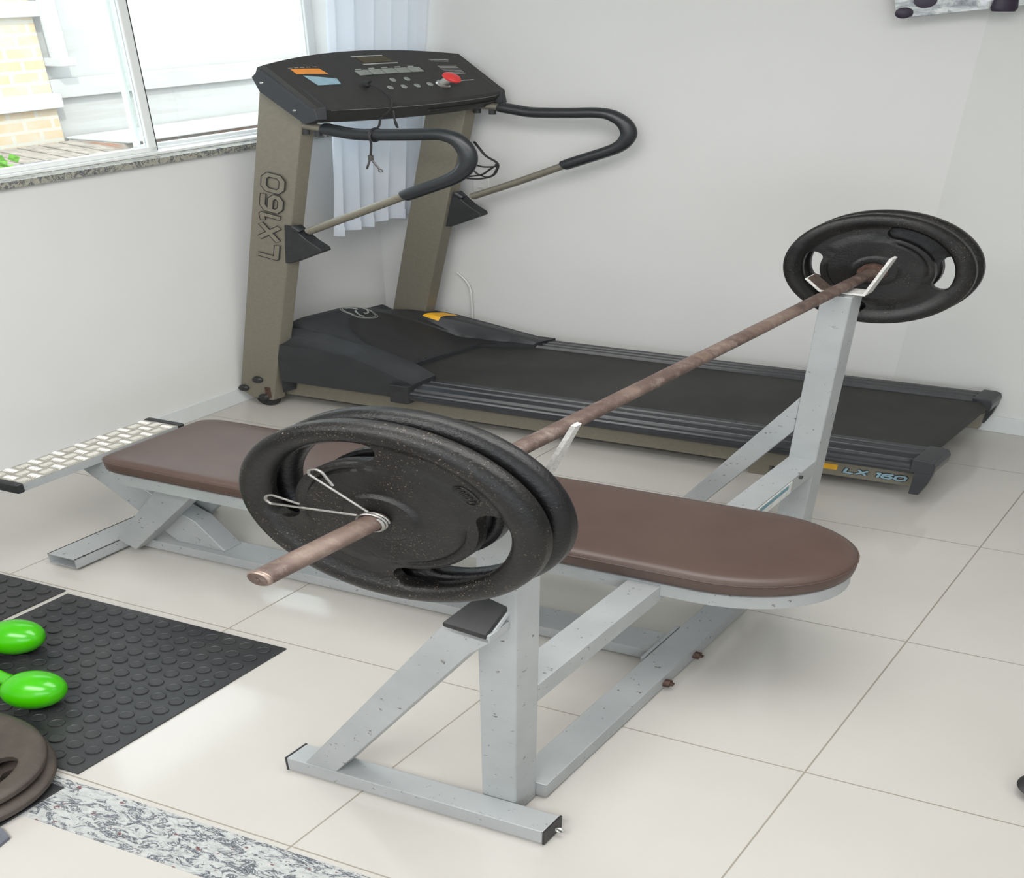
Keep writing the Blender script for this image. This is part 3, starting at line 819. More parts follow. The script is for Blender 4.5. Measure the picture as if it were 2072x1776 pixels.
face_patch('caption', 'white_mark', [(.80, .20), (.90, .20), (.90, .215), (.80, .215)], .0012, 1)
face_patch('caption', 'white_mark', [(.80, .235), (.89, .235), (.89, .25), (.80, .25)], .0012, 1)
for i in range(6): face_patch('caption', 'white_mark', [(.80, .36+i*.035), (.90, .36+i*.035), (.90, .372+i*.035), (.80, .372+i*.035)], .0012, 1)
face_patch('caption', 'white_mark', [(.78, .70), (.90, .70), (.90, .715), (.78, .715)], .0012, 1)
# emergency stop
kn = MB(); c0 = CF(.70, .76); kn.lathe([(.022, 0), (.022, .007), (.017, .010), (.016, .036), (0, .036)], c0, (.68, 0, .72), 20); ks = kn.build('stop_button_stem', 'chrome', con)
kn = MB(); kn.lathe([(0, .034), (.018, .034), (.028, .039), (.029, .046), (.021, .054), (0, .058)], c0, (.68, 0, .72), 24); kn.build('stop_button_cap', 'red', ks)
# thin seam on front lip
mb = MB(); mb.tube([CF(.06+.88*i/24, 1)+Vector((.0062, 0, -.024)) for i in range(25)], .0009, 6); mb.build('seam', 'button', con)
mb = MB(); mb.tube([CF(.55+.40*i/16, 1)+Vector((-.006, 0, -.052)) for i in range(17)], .005, 8); mb.build('front_cable', 'rubber', con)

# handrails
near = [(-2.255, 1.424), (-2.239, 1.422), (-2.195, 1.416), (-2.144, 1.406), (-2.101, 1.401), (-2.044, 1.403), (-1.95, 1.412), (-1.885, 1.420), (-1.850, 1.419), (-1.816, 1.403), (-1.793, 1.366), (-1.788, 1.325), (-1.801, 1.284), (-1.833, 1.247), (-1.883, 1.214), (-1.971, 1.160), (-2.124, 1.061), (-2.279, .961)]
far = [(-2.165, 1.426), (-2.140, 1.424), (-2.085, 1.421), (-2.022, 1.410), (-1.976, 1.405), (-1.87, 1.411), (-1.790, 1.418), (-1.745, 1.411), (-1.706, 1.380), (-1.690, 1.337), (-1.699, 1.297), (-1.722, 1.267), (-1.752, 1.246), (-1.80, 1.218), (-1.880, 1.170), (-2.021, 1.079), (-2.179, .984)]
def handrail(pts, y, i0, i1, kfar):
    P = smooth_path([(x, y, z) for x, z in pts], 5); n = len(P)
    mb = MB(); mb.tube(P, .0155, 16); hr = mb.build('handrail', 'champagne', tm, smooth=60)
    a, b = i0*5, i1*5
    mb = MB(); mb.tube(P[a:b+1], [.0215]+[.0235]*(b-a-1)+[.0225], 18); mb.build('grip', 'foam', hr, smooth=60)
    for q in (P[2], P[8]):
        k = MB(); k.cyl(q+Vector((0, 0, -.036)), q+Vector((0, 0, -.012)), .011, 12); k.build('bolt', 'black_plastic', hr)
handrail(near, 2.99, 2, 15, 0); handrail(far, 3.665, 2, 14, 1)
# brackets that hold the lower ends
def bracket(x0, y, z0, s=.9):
    # outline (x,z)
    o = [(0, 0), (.010, .205), (.035, .200), (.075, .150), (.095, .128), (.132, .098), (.137, .080), (.100, .055), (.025, .004)]
    mb = MB(); mb.prism([(a*s, b*s) for a, b in o], lambda a, b, k: (x0+.020+a+.03*b, y-.024+.048*k, z0+b), .004)
    br = mb.build('bracket', 'black_plastic', tm)
    k = MB(); k.cyl((x0+.06, y-.02, z0+.178), (x0+.085, y-.02, z0+.158), .012, 12); k.build('bolt', 'rail', br)
bracket(-2.375, 2.99, .805); bracket(-2.285, 3.665, .822)

# safety lanyard
ly = thing('safety_lanyard', (-2.20, 3.2, 1.565), 'black safety cord plugged in the console and clipped over the near handrail', 'cord')
c0 = CF(.318, .66)
mb = MB(); mb.lathe([(0, 0), (.014, 0), (.014, .012), (.006, .016), (.005, .03), (0, .03)], c0, (.7, 0, .7), 14); mb.build('plug', 'rubber', ly)
mb = MB(); P = smooth_path([c0+Vector((.01, 0, .012)), Vector((-2.160, 3.20, 1.548)), Vector((-2.124, 3.19, 1.508)), Vector((-2.118, 3.165, 1.47)), Vector((-2.100, 3.10, 1.447)), Vector((-2.050, 3.015, 1.433)), Vector((-2.041, 2.962, 1.41)), Vector((-2.040, 2.962, 1.37)), Vector((-2.046, 2.964, 1.318))])
mb.tube(P, .0032, 8)
mb.tube(smooth_path([Vector((-2.108, 3.17, 1.47)), Vector((-2.098, 3.16, 1.42)), Vector((-2.085, 3.15, 1.405)), Vector((-2.09, 3.15, 1.43))]), .0028, 8)
mb.tube([(-2.045+.0*k, 2.99+.0268*math.cos(k/16*2*math.pi), 1.4035+.0268*math.sin(k/16*2*math.pi)) for k in range(16)], .0032, 6, closed=True)
mb.build('cord', 'rubber', ly)
mb = MB(); mb.tube([(-2.046, 2.964, 1.325), (-2.046, 2.964, 1.305)], .007, 10)
mb.tube([(-2.049, 2.964, 1.305), (-2.060, 2.964, 1.268)], .003, 8); mb.tube([(-2.043, 2.964, 1.305), (-2.022, 2.964, 1.268)], .003, 8)
mb.tube([(-2.020+.006*math.cos(a), 2.964, 1.264+.006*math.sin(a)) for a in [k*.785 for k in range(8)]], .0018, 6, closed=True)
mb.build('clip', 'dark_steel', ly)
# hanging cable coil on far post
cc = MB()
cc.tube(smooth_path([(-2.19, 3.70, 1.245), (-2.15, 3.66, 1.225), (-2.126, 3.655, 1.192), (-2.089, 3.655, 1.160), (-2.094, 3.655, 1.120), (-2.11, 3.655, 1.095), (-2.15, 3.655, 1.078), (-2.20, 3.66, 1.075)]), .0045, 8)
cc.tube(smooth_path([(-2.17, 3.655, 1.150), (-2.135, 3.65, 1.140), (-2.095, 3.65, 1.145), (-2.090, 3.65, 1.158)]), .004, 8)
cc.tube(smooth_path([(-2.19, 3.655, 1.085), (-2.14, 3.65, 1.10), (-2.115, 3.65, 1.125), (-2.10, 3.65, 1.142)]), .004, 8)
cc.tube(smooth_path([(-2.18, 3.66, 1.13), (-2.155, 3.66, 1.098), (-2.12, 3.66, 1.090), (-2.095, 3.66, 1.115)]), .0035, 8)
tag(cc.build('cable_coil', 'rubber'), 'small loop of black cable hanging on the far treadmill post', 'cable')

# ---------------------------------------------------------------- weight bench
BN = (-1.2, 1.92, 0)
be = thing('weight_bench', BN, 'silver-framed barbell bench with brown vinyl pad on the tiled floor', 'weight bench')
UX0, UX1 = -.752, -.690
YN0, YN1, YFA, YFB = 1.248, 1.316, 2.55, 2.622
for y0, y1, zt in ((YN0, YN1, 1.100), (YFA, YFB, 1.080)):
    mb = MB(); mb.box(UX0, UX1, y0, y1, .004, zt, .004); mb.build('upright', 'silver', be)
# feet of the rack
for y0, y1, xe in ((1.190, 1.247, -.612), (2.53, 2.60, -.765)):
    mb = MB(); mb.box(-1.092, xe, y0, y1, .006, .056, .003); ft = mb.build('foot_tube', 'silver', be)
    for xx in (-1.090, xe):
        k = MB(); d_ = -.004 if xx < -1 else .004
        k.box(min(xx, xx+d_), max(xx, xx+d_), y0-.001, y1+.001, .005, .057, .001); k.build('end_cap', 'tape', ft)
    for xx in (-1.03, -.69):
        k = MB(); k.cyl((xx, (y0+y1)/2, 0), (xx, (y0+y1)/2, .01), .020, 18); k.build('rubber_pad', 'rubber', ft)
    if y0 < 2:
        k = MB(); k.tube([(xe+.010+.007*math.cos(a), y1-.02, .026+.007*math.sin(a)) for a in [q*.628 for q in range(10)]], .0025, 8, closed=True); k.build('ring', 'chrome', ft)
# slanting braces
mb = MB(); mb.prism([(-1.055, .054), (-.993, .054), (-.733, .638), (-.700, .690), (-.700, .712), (-.769, .720)], lambda a, b, k: (a, 1.193+.055*k, b), .002); bn = mb.build('brace', 'silver', be)
mb = MB(); mb.poly([(-.771, 1.191, .712), (-.704, 1.191, .700), (-.704, 1.249, .742), (-.745, 1.249, .765), (-.771, 1.191, .724), (-.704, 1.191, .714), (-.704, 1.249, .757), (-.745, 1.249, .778)],
                   [(0, 1, 2, 3), (4, 5, 6, 7), (0, 1, 5, 4), (1, 2, 6, 5), (2, 3, 7, 6), (3, 0, 4, 7)], 0, .002); mb.build('brace_cap', 'tape', bn)
mb = MB(); mb.poly([(-.769, 1.193, .70), (-.700, 1.193, .69), (-.700, 1.249, .738), (-.745, 1.249, .763), (-.769, 1.193, .712), (-.702, 1.193, .700), (-.702, 1.249, .742), (-.745, 1.249, .765)],
                   [(0, 1, 2, 3), (4, 5, 6, 7), (0, 1, 5, 4), (1, 2, 6, 5), (2, 3, 7, 6), (3, 0, 4, 7)]); mb.build('brace_top', 'silver', bn)
mb = MB(); mb.prism([(-1.038, .054), (-.984, .054), (-.752, .555), (-.752, .695)], lambda a, b, k: (a, 2.556+.055*k, b), .002); mb.build('brace', 'silver', be)
# cross beam under the pad, floor tubes
mb = MB(); mb.box(-.752, -.690, YN1-.001, YFA+.001, .385, .447, .003); bm_ = mb.build('cross_beam', 'silver', be)
mb = MB(); mb.box(-.6898, -.6885, 2.20, 2.40, .392, .442); st = mb.build('sticker', 'sticker', bm_)
mb = MB(); mb.box(-.6886, -.6880, 2.22, 2.38, .420, .436); mb.build('sticker_band', 'teal', st)
for yy in (2.45,):
    k = MB(); k.cyl((-.690, yy, .432), (-.684, yy, .432), .006, 10); k.build('bolt', 'rubber', bm_)
mb = MB(); mb.box(-.737, -.672, YN1, 2.53, .006, .060, .003); bt = mb.build('floor_tube', 'silver', be)
for yy in (1.78, 1.92):
    k = MB(); k.cyl((-.673, yy, .028), (-.660, yy, .028), .012, 6); k.cyl((-.660, yy, .028), (-.654, yy, .028), .006, 8); k.build('bolt', 'rust', bt)
mb = MB(); mb.box(-2.045, -.745, 1.873, 1.965, .010, .052, .003); ct = mb.build('floor_tube', 'silver', be)
k = MB(); k.box(-.745, -.738, 1.83, 2.0, .008, .062, .001); k.build('flange', 'silver', ct)
k = MB(); k.cyl((-.80, 1.92, 0), (-.80, 1.92, .012), .018, 14); k.build('rubber_pad', 'rubber', ct)
# cross foot at the foot-board end: open square tube
mb = MB(); x0, x1, z0, z1, y0, y1, th = -2.122, -2.040, .012, .056, 1.69, 2.17, .003
mb.box(x0, x1, y0, y1, z0, z0+th); mb.box(x0, x1, y0, y1, z1-th, z1); mb.box(x0, x0+th, y0, y1, z0, z1); mb.box(x1-th, x1, y0, y1, z0, z1)
cf = mb.build('foot_tube', 'silver', be)
for yy in (1.77, 2.10):
    k = MB(); k.cyl((-2.08, yy, 0), (-2.08, yy, .014), .020, 14); k.build('rubber_pad', 'rubber', cf)
# crossed legs under the foot end
mb = MB(); mb.prism([(-2.150, .372), (-2.085, .372), (-1.905, .200), (-1.860, .170), (-1.790, .052), (-1.925, .052), (-2.105, .258), (-2.19, .35)], lambda a, b, k: (a, 1.895+.06*k, b), .003); mb.build('leg', 'silver', be)
mb = MB(); mb.prism([(-2.050, .062), (-1.997, .026), (-1.742, .420), (-1.845, .420)], lambda a, b, k: (a, 1.832+.055*k, b), .003); mb.build('leg', 'silver', be)
mb = MB(); mb.prism([(-2.02, .062), (-1.967, .026), (-1.712, .420), (-1.815, .420)], lambda a, b, k: (a, 1.972+.03*k, b), .003); mb.build('leg', 'silver', be)
# pad
def outline(y0, y1, xa, xr, inset=0, n=20, rc=.06):
    """square end at xa with rounded corners, full round at xr"""
    y0 += inset; y1 -= inset; xa += inset; xr -= inset
    cy = (y0+y1)/2; hr = (y1-y0)/2; ex = hr*1.12; pts = []
    for k in range(n+1):
        a = -math.pi/2+math.pi*k/n; pts.append((xr-ex+ex*math.cos(a), cy+hr*math.sin(a)))
    # left end, slightly narrowed with cut corners
    for k in range(7):
        a = math.pi/2+math.pi/2*k/6; pts.append((xa+rc+rc*math.cos(a), y1-.010-rc*.6+rc*.6*math.sin(a)))
    for k in range(7):
        a = math.pi+math.pi/2*k/6; pts.append((xa+rc+rc*math.cos(a), y0+.004+rc*.6+rc*.6*math.sin(a)))
    return pts
PY0, PY1, PXA, PXR = 1.745, 2.118, -1.955, -.418
mb = MB(); t = bmesh.new(); levels = [(.012, .458), (.001, .462), (0, .476), (0, .492), (.003, .502), (.010, .509), (.022, .5135), (.05, .516), (.10, .517)]
rings = [[t.verts.new((x, y, z)) for x, y in outline(PY0, PY1, PXA, PXR, ins_)] for ins_, z in levels]
nn = len(rings[0])
for a, b in zip(rings, rings[1:]):
    for k in range(nn): t.faces.new((a[k], a[(k+1) % nn], b[(k+1) % nn], b[k]))
t.faces.new(rings[0][::-1]); t.faces.new(rings[-1])
bmesh.ops.recalc_face_normals(t, faces=t.faces); mb._merge(t); pad = mb.build('pad', 'leather', be, smooth=80)
mb = MB(); mb.tube([(x, y, .497) for x, y in outline(PY0, PY1, PXA, PXR, .0005)], .0022, 6, closed=True); mb.build('piping', 'leather', pad, smooth=80)
mb = MB(); t = bmesh.new(); rings = [[t.verts.new((x, y, z)) for x, y in outline(PY0, PY1, PXA, PXR, i_)] for i_, z in ((.012, .456), (.006, .453), (.004, .412), (.010, .409))]
rings.insert(0, [t.verts.new((x, y, .458)) for x, y in outline(PY0, PY1, PXA, PXR, .016)])
for a, b in zip(rings, rings[1:]):
    for k in range(nn): t.faces.new((a[k], a[(k+1) % nn], b[(k+1) % nn], b[k]))
t.faces.new(rings[0]); t.faces.new(rings[-1][::-1])
bmesh.ops.recalc_face_normals(t, faces=t.faces); mb._merge(t); mb.build('pad_frame', 'silver', be)
# foot board
mb = MB(); FX0, FX1, FY0, FY1, FZ = -2.188, -2.086, 1.66, 2.150, .408
mb.box(FX0, FX1, FY0, FY1, FZ-.034, FZ-.002, .002); fb = mb.build('foot_board', 'silver', be)
mb = MB(); mb.box(FX0, FX1, FY0, FY1, FZ-.002, FZ, .0005)
cs = .034; rows = 3; cols = 14
for i in range(rows):
    for j in range(cols):
        cx_ = FX0+.017+i*cs; cy_ = FY0+.020+j*.0345
        for k in range(5):
            o = (k-2)*.0062
            if (i+j) % 2: c_ = Vector((cx_+o, cy_, FZ)); dv = Vector((0, .0125, 0)); sv = Vector((.0024, 0, 0))
            else: c_ = Vector((cx_, cy_+o, FZ)); dv = Vector((.0125, 0, 0)); sv = Vector((0, .0024, 0))
            if not (FX0+.003 < c_.x < FX1-.003): continue
            up = Vector((0, 0, .0040))
            mb.poly([c_-dv, c_+sv, c_+dv, c_-sv, c_+up-dv*.3, c_+up+dv*.3], [(0, 1, 4), (1, 5, 4), (1, 2, 5), (2, 3, 5), (3, 4, 5), (3, 0, 4)], 1)
mb.build('tread_plate', ['tread_base', 'tread'], fb, smooth=0)
for y0, y1 in ((FY0-.018, FY0+.004), (FY1-.004, FY1+.018)):
    k = MB(); k.box(FX0-.003, FX1+.003, y0, y1, FZ-.036, FZ+.004, .006, 3); k.build('end_cap', 'black_plastic', fb)
# bar hooks
for y0, y1, zb_ in ((YN0+.034, YN1-.002, 1.102), (YFA+.016, YFB-.006, 1.082)):
    yy_ = (y0, y1)
    mb = MB(); mb.prism([(a, zb_+b) for a, b in [(-.735, 0.0), (-.672, 0.0), (-.640, .125), (-.6465, .127), (-.677, .006), (-.735, .006)]], lambda a, b, k: (a, yy_[k]+(.016 if k == 0 and b > zb_+.05 else 0), b), .0008); hk = mb.build('bar_hook', 'hook_paint', be)
    mb = MB(); mb.prism([(a, zb_+b) for a, b in [(-.795, .040), (-.762, 0.0), (-.735, 0.0), (-.735, .006), (-.7585, .006), (-.790, .043)]], lambda a, b, k: (a, yy_[k], b), .0008); lp = mb.build('hook_lip', 'hook_paint', hk)
    mb = MB(); mb.prism([(a, zb_+b) for a, b in [(-.735, .0061), (-.7582, .0061), (-.7895, .0430), (-.788, .0438), (-.757, .0078), (-.735, .0078)]], lambda a, b, k: (a, (y0+.002, y1-.001)[k], b)); mb.build('worn_face', 'rust_dark', lp)

# ---------------------------------------------------------------- barbell
def barx(y): return -.749+(y-.83)*(.041/2.17)
def barz(y): return 1.128-(y-.83)*(.026/2.17)
br = thing('barbell_bar', (barx(1.9), 1.9, barz(1.9)), 'long rusty brown steel barbell bar resting on the bench hooks', 'barbell bar')
mb = MB(); ys = [.83, .832, .8335]+[.9+.15*k for k in range(14)]+[3.0]
mb.tube([(barx(y), y, barz(y)) for y in ys], [.0125, .0148, .0152]+[.0152]*(len(ys)-3), 24); mb.build('shaft', 'rustbar', br, smooth=60)
mb = MB(); ax = Vector((barx(3)-barx(.83), 2.17, barz(3)-barz(.83))).normalized()
e0 = Vector((barx(.83), .83, barz(.83)))
mb.lathe([(.0126, -.0006), (.0149, .0012), (.01545, .003), (.0154, .005)], e0, ax, 24); mb.build('worn_end', 'bartip', br, smooth=60)
mb = MB(); mb.lathe([(0, -.0004), (.0035, -.0004), (.0038, -.001), (.0128, -.0006), (.0128, 0)], e0, ax, 24); mb.lathe([(0, -.0012), (.003, -.0012)], e0, ax, 12); mb.build('end_face', 'rustbar', br)
mb = MB(); mb.lathe([(.0152, -.0195), (.01545, -.019), (.01545, .019), (.0152, .0195)], (barx(1.895), 1.895, barz(1.895)), ax, 24); mb.build('worn_band', 'bar_worn', br)
mb = MB(); mb.lathe([(.0152, -.030), (.01545, -.0295), (.01545, .0295), (.0152, .030)], (barx(2.125), 2.125, barz(2.125)), ax, 24); mb.build('worn_band', 'bar_worn', br)

def sst(a, b, x):
    t = max(0, min(1, (x-a)/(b-a))); return t*t*(3-2*t)
def plate(name, c, axis, rot, R, th, mat, label, group, hub=.016, gap=True):
    """cast iron plate; c centre, axis = unit normal (towards its outer face), rot = angle of the slots"""
    ax = Vector(axis).normalized()
    if abs(ax.z) > .9: u = Vector((1, 0, 0)); v = ax.cross(u).normalized(); u = v.cross(ax)
    else: u = Vector((1, 0, 0)); u = (u-ax*u.dot(ax)).normalized(); v = Vector((0, 0, 1)); v = (v-ax*v.dot(ax)-u*v.dot(u)).normalized()
    c = Vector(c); k_ = R/.2
    H = math.radians(54); rc = .139*k_; wmax = .0195*k_
    ths = []
    for ctr in (rot, rot+180):
        cr = math.radians(ctr)
        m_ = 40
        for i in range(m_+1): ths.append(cr-H*math.cos(math.pi*i/m_))
        for i in range(1, 20): ths.append(cr+H+(math.pi-2*H)*i/20)
    n = len(ths)
    def w_(i):
        blk = i//(41+19); j = i % 60
        if j > 40: return None, 0
        d = min(j, 40-j)
        # distance along arc to slot end
        dist = (H-abs(-H*math.cos(math.pi*j/40)))*rc
        x = min(1, dist/(wmax*1.0))
        return wmax*math.sqrt(max(0, 1-(1-x)**2)), dist
    def half(r, ang, w):
        r_ = r/k_
        web = .0105
        if r_ < .052: web = .0205 if r_ < .046 else .0205-(r_-.046)/.006*.0075
        # raised island, lobed towards the solid parts
        rel = math.cos(ang-math.radians(rot))
        isl = .100+.026*(1-rel*rel)**3
        if r_ >= .052: web = .0145 if r_ < isl else max(.0090, .0145-(r_-isl)/.003*.0055)
        q = (r_-.1775)/.0235
        lip = .0215*math.sqrt(max(0, 1-q*q)) if abs(q) < 1 else 0
        if r_ > .1775: h_ = lip
        else: h_ = max(web, lip)
        return h_*th/.042
    inner = [hub, .022*k_, .034*k_, .0455*k_, .047*k_, .052*k_, .056*k_, .066*k_, .078*k_, .088*k_, .095*k_, .100*k_, .104*k_]
    outerf = [0, .12, .25, .4, .52, .62, .7, .78, .85, .91, .955, .985, 1.0]
    mb = MB(); t = bmesh.new()
    def P(r, a, h): return c+(u*math.cos(a)+v*math.sin(a))*r+ax*h
    cols = []
    for i in range(n):
        a = ths[i]; w, sd__ = w_(i); ww = w if w else 0; bl_ = sst(0, .045*k_, sd__)
        col = {'t': [], 'b': []}
        rin = rc-ww; rout = rc+ww
        seq = [r for r in inner]
        # three more rings up to the slot edge
        seq += [seq[-1]+(rin-seq[-1])*q for q in (.35, .7, .92, 1.0)]
        seq2 = [rout+(R-rout)*q for q in outerf]
        hs = []
        for r in seq:
            h_ = half(r, a, w)
            if w and abs(r-(rin-.008*k_)) < .0085*k_:
                g_ = .0135*th/.042*math.sqrt(max(.12, 1-((r-(rin-.008*k_))/(.0085*k_))**2))
                h_ = h_*(1-bl_)+max(h_, g_)*bl_
            hs.append(h_)
        hs2 = []
        for r in seq2:
            h_ = half(r, a, w)
            if r > R-.0006: h_ = .003
            if w:
                q = (r-(rout+R)/2)/((R-rout)/2+.0012)
                h_ = h_*(1-bl_)+bl_*.0208*th/.042*math.sqrt(max(.02, 1-q*q))
            hs2.append(h_)
        for sgn, key in ((1, 't'), (-1, 'b')):
            col[key+'1'] = [t.verts.new(P(r, a, sgn*h)) for r, h in zip(seq, hs)]
            if w is None or ww < .0004*k_:
                col[key+'2'] = [col[key+'1'][-1]]+[t.verts.new(P(r, a, sgn*h)) for r, h in zip(seq2[1:], hs2[1:])]
            else: col[key+'2'] = [t.verts.new(P(r, a, sgn*h)) for r, h in zip(seq2, hs2)]
        col['open'] = not (w is None or ww < .0004*k_)
        cols.append(col)
    def face(*q):
        qq = []
        for x in q:
            if x not in qq: qq.append(x)
        if len(qq) > 2:
            try: t.faces.new(qq)
            except ValueError: pass
    for i in range(n):
        A, B = cols[i], cols[(i+1) % n]
        for key in ('t', 'b'):
            for part in ('1', '2'):
                a_, b_ = A[key+part], B[key+part]
                for j in range(len(a_)-1): face(a_[j], a_[j+1], b_[j+1], b_[j])
        face(A['t1'][0], B['t1'][0], B['b1'][0], A['b1'][0])
        face(A['t2'][-1], B['t2'][-1], B['b2'][-1], A['b2'][-1])
        if A['open'] or B['open']:
            face(A['t1'][-1], B['t1'][-1], B['b1'][-1], A['b1'][-1])
            face(A['t2'][0], B['t2'][0], B['b2'][0], A['b2'][0])
    bmesh.ops.recalc_face_normals(t, faces=t.faces)
    mb._merge(t)
    # cast badge outline in one solid part
    a0 = math.radians(rot-108)
    pts = []
    for q in range(24):
        b = q/24*2*math.pi
        rr = (.1345+.0105*math.sin(b))*k_; aa = a0+math.radians(8.5*math.copysign(abs(math.cos(b))**.6, math.cos(b)))
        pts.append(P(rr, aa, .0102*th/.042))
    mb.tube(pts, .0011, 6, closed=True)
    for q in range(5):
        aa = a0+math.radians(-6+3*q); mb.tube([P(.130*k_, aa, .0100*th/.042), P(.139*k_, aa+.004, .0100*th/.042)], .0016, 6)
    o = mb.build(name, mat, base=c, smooth=55)
    return tag(o, label, 'weight plate', group)
AY = Vector((0, -1, 0))
def onbar(y): return (barx(y), y, barz(y))
plate('weight_plate', onbar(1.056), AY, 146, .200, .042, 'iron', 'worn black iron plate with two curved grips, outermost on the near end of the bar', None)
plate('weight_plate', onbar(1.108), AY, 150, .202, .042, 'iron_gloss', 'glossy black iron plate squeezed behind the outer plate near the camera', None)
plate('weight_plate', onbar(2.772), AY, 34, .195, .040, 'iron', 'black iron plate on the far bar end, the one facing the bench', None)
plate('weight_plate', onbar(2.822), AY, -30, .197, .040, 'iron', 'black iron plate outermost at the far bar end, mostly hidden by another plate', None)
# hub nut ring against the far plate
hc = MB(); hc.lathe([(.0155, -.004), (.028, -.004), (.030, 0), (.030, .014), (.0155, .018)], onbar(2.732), AY*-1, 24)
cl2 = tag(hc.build('bar_collar', 'rust'), 'rusty brown collar ring on the bar against the far plates', 'collar')

# spring clip at the near end
sp = thing('spring_collar', onbar(1.022), 'steel wire spring clip with two loop handles on the near bar end', 'collar')
mb = MB(); cx0, cz0 = barx(1.02), barz(1.02)
pts = []
for k in range(44):
    a = k/20*2*math.pi; pts.append((cx0+.0182*math.cos(a), 1.030-.0052*k/20, cz0+.0182*math.sin(a)))
mb.tube(pts, .0021, 8); mb.build('coil', 'wire', sp)
def loopwire(p0, p1, w, dirv):
    p0 = Vector(p0); p1 = Vector(p1); d = (p1-p0); L_ = d.length; d.normalize(); s = Vector(dirv); s = (s-d*s.dot(d)).normalized()
    P = [p0]
    for k in range(15):
        a = math.pi*1.25*(k/14)-math.pi*.62
        P.append(p1-d*w+d*math.cos(a)*w+s*math.sin(a)*w)
    P += [p0+d*L_*.62+s*w*.1]
    return smooth_path(P, 3)
mb = MB(); mb.tube(loopwire((cx0-.012, 1.015, cz0+.018), (-.872, 1.005, 1.150), .010, (0, 0, 1)), .0021, 8); mb.build('handle', 'wire', sp)
mb = MB(); mb.tube(loopwire((cx0-.006, 1.027, cz0+.020), (-.818, 1.023, 1.222), .010, (1, 0, .4)), .0021, 8); mb.build('handle', 'wire', sp)

# ---------------------------------------------------------------- mats, dumbbells, floor plates
def mat_(x0, x1, y0, y1, label, rot=0):
    mb = MB(); mb.box(x0, x1, y0, y1, 0.0, .006, .001)
    sp_ = .0425; nx = int((x1-x0)/sp_); ny = int((y1-y0)/sp_)
    ox = ((x1-x0)-(nx-1)*sp_)/2; oy = ((y1-y0)-(ny-1)*sp_)/2
    for i in range(nx):
        for j in range(ny):
            cx_ = x0+ox+i*sp_; cy_ = y0+oy+j*sp_
            mb.lathe([(.0160, .0050), (.0150, .0058), (.0146, .0098), (.0132, .0104), (.0118, .0092), (0, .0095)], (cx_, cy_, 0), seg=16)
    return tag(mb.build('rubber_mat', 'mat', smooth=30), label, 'rubber mat')
mat_(-1.965, -1.388, 1.008, 1.580, 'black studded rubber mat under the green dumbbells with its whole right edge showing')
mat_(-2.560, -1.982, 1.020, 1.592, 'black studded rubber mat behind the others, cut by the left edge')
mat_(-1.950, -1.376, .392, .964, 'black studded rubber mat across the granite strip under the iron plates')
mb = MB(); mb.poly([(a, b, z) for z in (.0, .012) for a, b in ((-1.335, .807), (-1.369, .822), (-1.363, .760), (-1.325, .752))],
                   [(0, 1, 2, 3), (4, 5, 6, 7), (0, 1, 5, 4), (1, 2, 6, 5), (2, 3, 7, 6), (3, 0, 4, 7)], 0, .001)
tag(mb.build('rubber_block', 'bluegrey'), 'small dark blue-grey rubber corner at the lower left picture edge', 'rubber block')

def dumbbell(c, d, R, label):
    d = Vector(d).normalized(); c = Vector(c); base = c.copy(); base.z = .006
    t_ = thing('dumbbell', base, label, 'dumbbell', None)
    def head(cc, dd):
        prof = []
        for k in range(25):
            a = math.pi*k/24
            r = R*math.sin(a)**.92 if 0 < k < 24 else 0
            h = -R*.98*math.cos(a)
            prof.append((r, h))
        mb = MB(); mb.lathe(prof, cc, dd, 40); return mb.build('head', 'green', t_, smooth=80)
    head(c, d); c2 = c+d*(R*1.95+.105); head(c2, d)
    mb = MB(); mb.lathe([(.030, R*.75), (.019, R*1.05), (.0165, R*1.15+.02), (.018, R*.98+.05), (.0165, R*.98+.085), (.019, R*.9+.105), (.030, R*1.2+.105)], c, d, 24); mb.build('handle', 'green', t_, smooth=80)
dumbbell((-1.632, 1.166, .0695), (-1, .10, 0), .0585, 'round-headed lime green dumbbell nearer the iron plates on the rubber mat')
dumbbell((-1.835, 1.318, .0695), (-.80, -.62, 0), .0585, 'round-headed lime green dumbbell further back on the rubber mat')
plate('weight_plate', (-1.572, .862, .0325), (0, 0, 1), 166, .205, .040, 'iron_brown', 'brown-black iron plate lying on the mat, bottom of the stack of two', None)
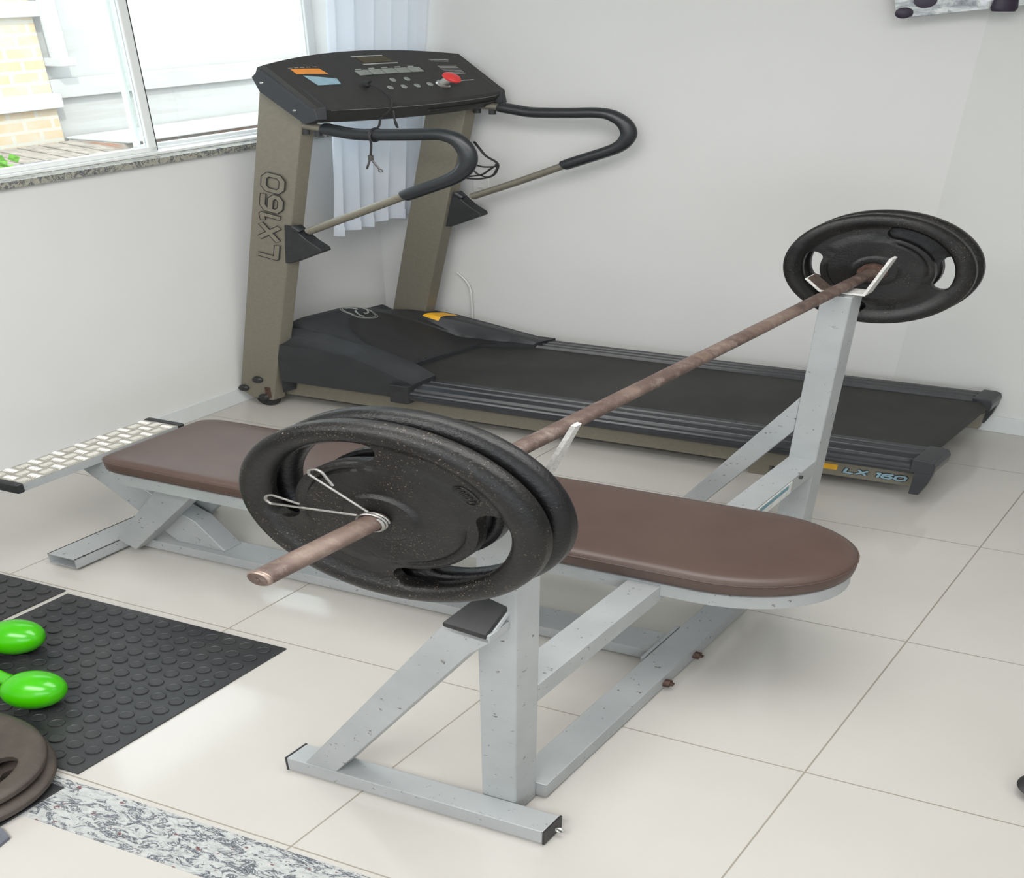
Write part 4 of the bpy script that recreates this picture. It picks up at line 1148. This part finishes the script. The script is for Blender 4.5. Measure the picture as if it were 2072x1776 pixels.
plate('weight_plate', (-1.580, .866, .0755), (0, 0, 1), -14, .200, .040, 'iron_brown', 'brown-black iron plate lying flat on top of another at the left edge', None)

# black foot at the right edge
ft = thing('equipment_foot', (.028, 1.722, 0), 'black rubber foot of gym equipment cut by the right picture edge', 'rubber foot')
mb = MB(); mb.lathe([(0, 0), (.020, 0), (.036, .012), (.050, .032), (.047, .037), (.030, .052), (.022, .066), (0, .066)], (.028, 1.722, 0), seg=28); mb.build('cup', 'rubber', ft)
mb = MB(); mb.lathe([(0, .0), (.012, .0), (.012, .022), (.006, .026), (0, .026)], (.028, 1.722, .06), seg=14); mb.build('stem', 'chrome', ft)

# bracket on the back wall, at the top edge
wbk = thing('wall_bracket', (-.80, 3.79, 1.84), 'streaked grey steel bracket with dark rubber caps at the top right edge', 'bracket')
mb = MB(); o = [(-1.052, 1.860), (-1.046, 1.842), (-1.030, 1.834), (-1.006, 1.835), (-.60, 1.916), (-.50, 1.93), (-.50, 2.12), (-1.10, 2.08)]
mb.prism(o, lambda a, b, k: (a, 3.705+.03*k, b), .002); pt_ = mb.build('plate', 'streak', wbk)
mb = MB(); mb.box(-.98, -.55, 3.735, 3.80, 1.96, 2.10, .003); mb.build('wall_mount', 'streak', wbk)
for x, z, r in ((-1.028, 1.850, .020),):
    mb = MB(); mb.lathe([(0, 0), (r, 0), (r, .012), (r*.6, .016), (0, .016)], (x, 3.705, z), (0, -1, 0), 20); mb.build('rubber_cap', 'purple', wbk)
mb = MB(); mb.lathe([(0, 0), (.026, 0), (.026, .008), (0, .012)], (-.985, 3.705, 1.895), (0, -1, 0), 20); mb.build('bolt', 'purple', wbk)
mb = MB(); mb.lathe([(0, 0), (.026, 0), (.030, .012), (.026, .05), (0, .05)], (-.805, 3.70, 1.862), (0, 0, 1), 20); mb.build('rubber_cap', 'purple', wbk)
mb = MB(); mb.box(-.955, -.93, 3.7035, 3.705, 1.856, 1.868); mb.build('white_patch', 'sticker', pt_)

for o in bpy.data.objects:
    if '_b' in o: del o['_b']
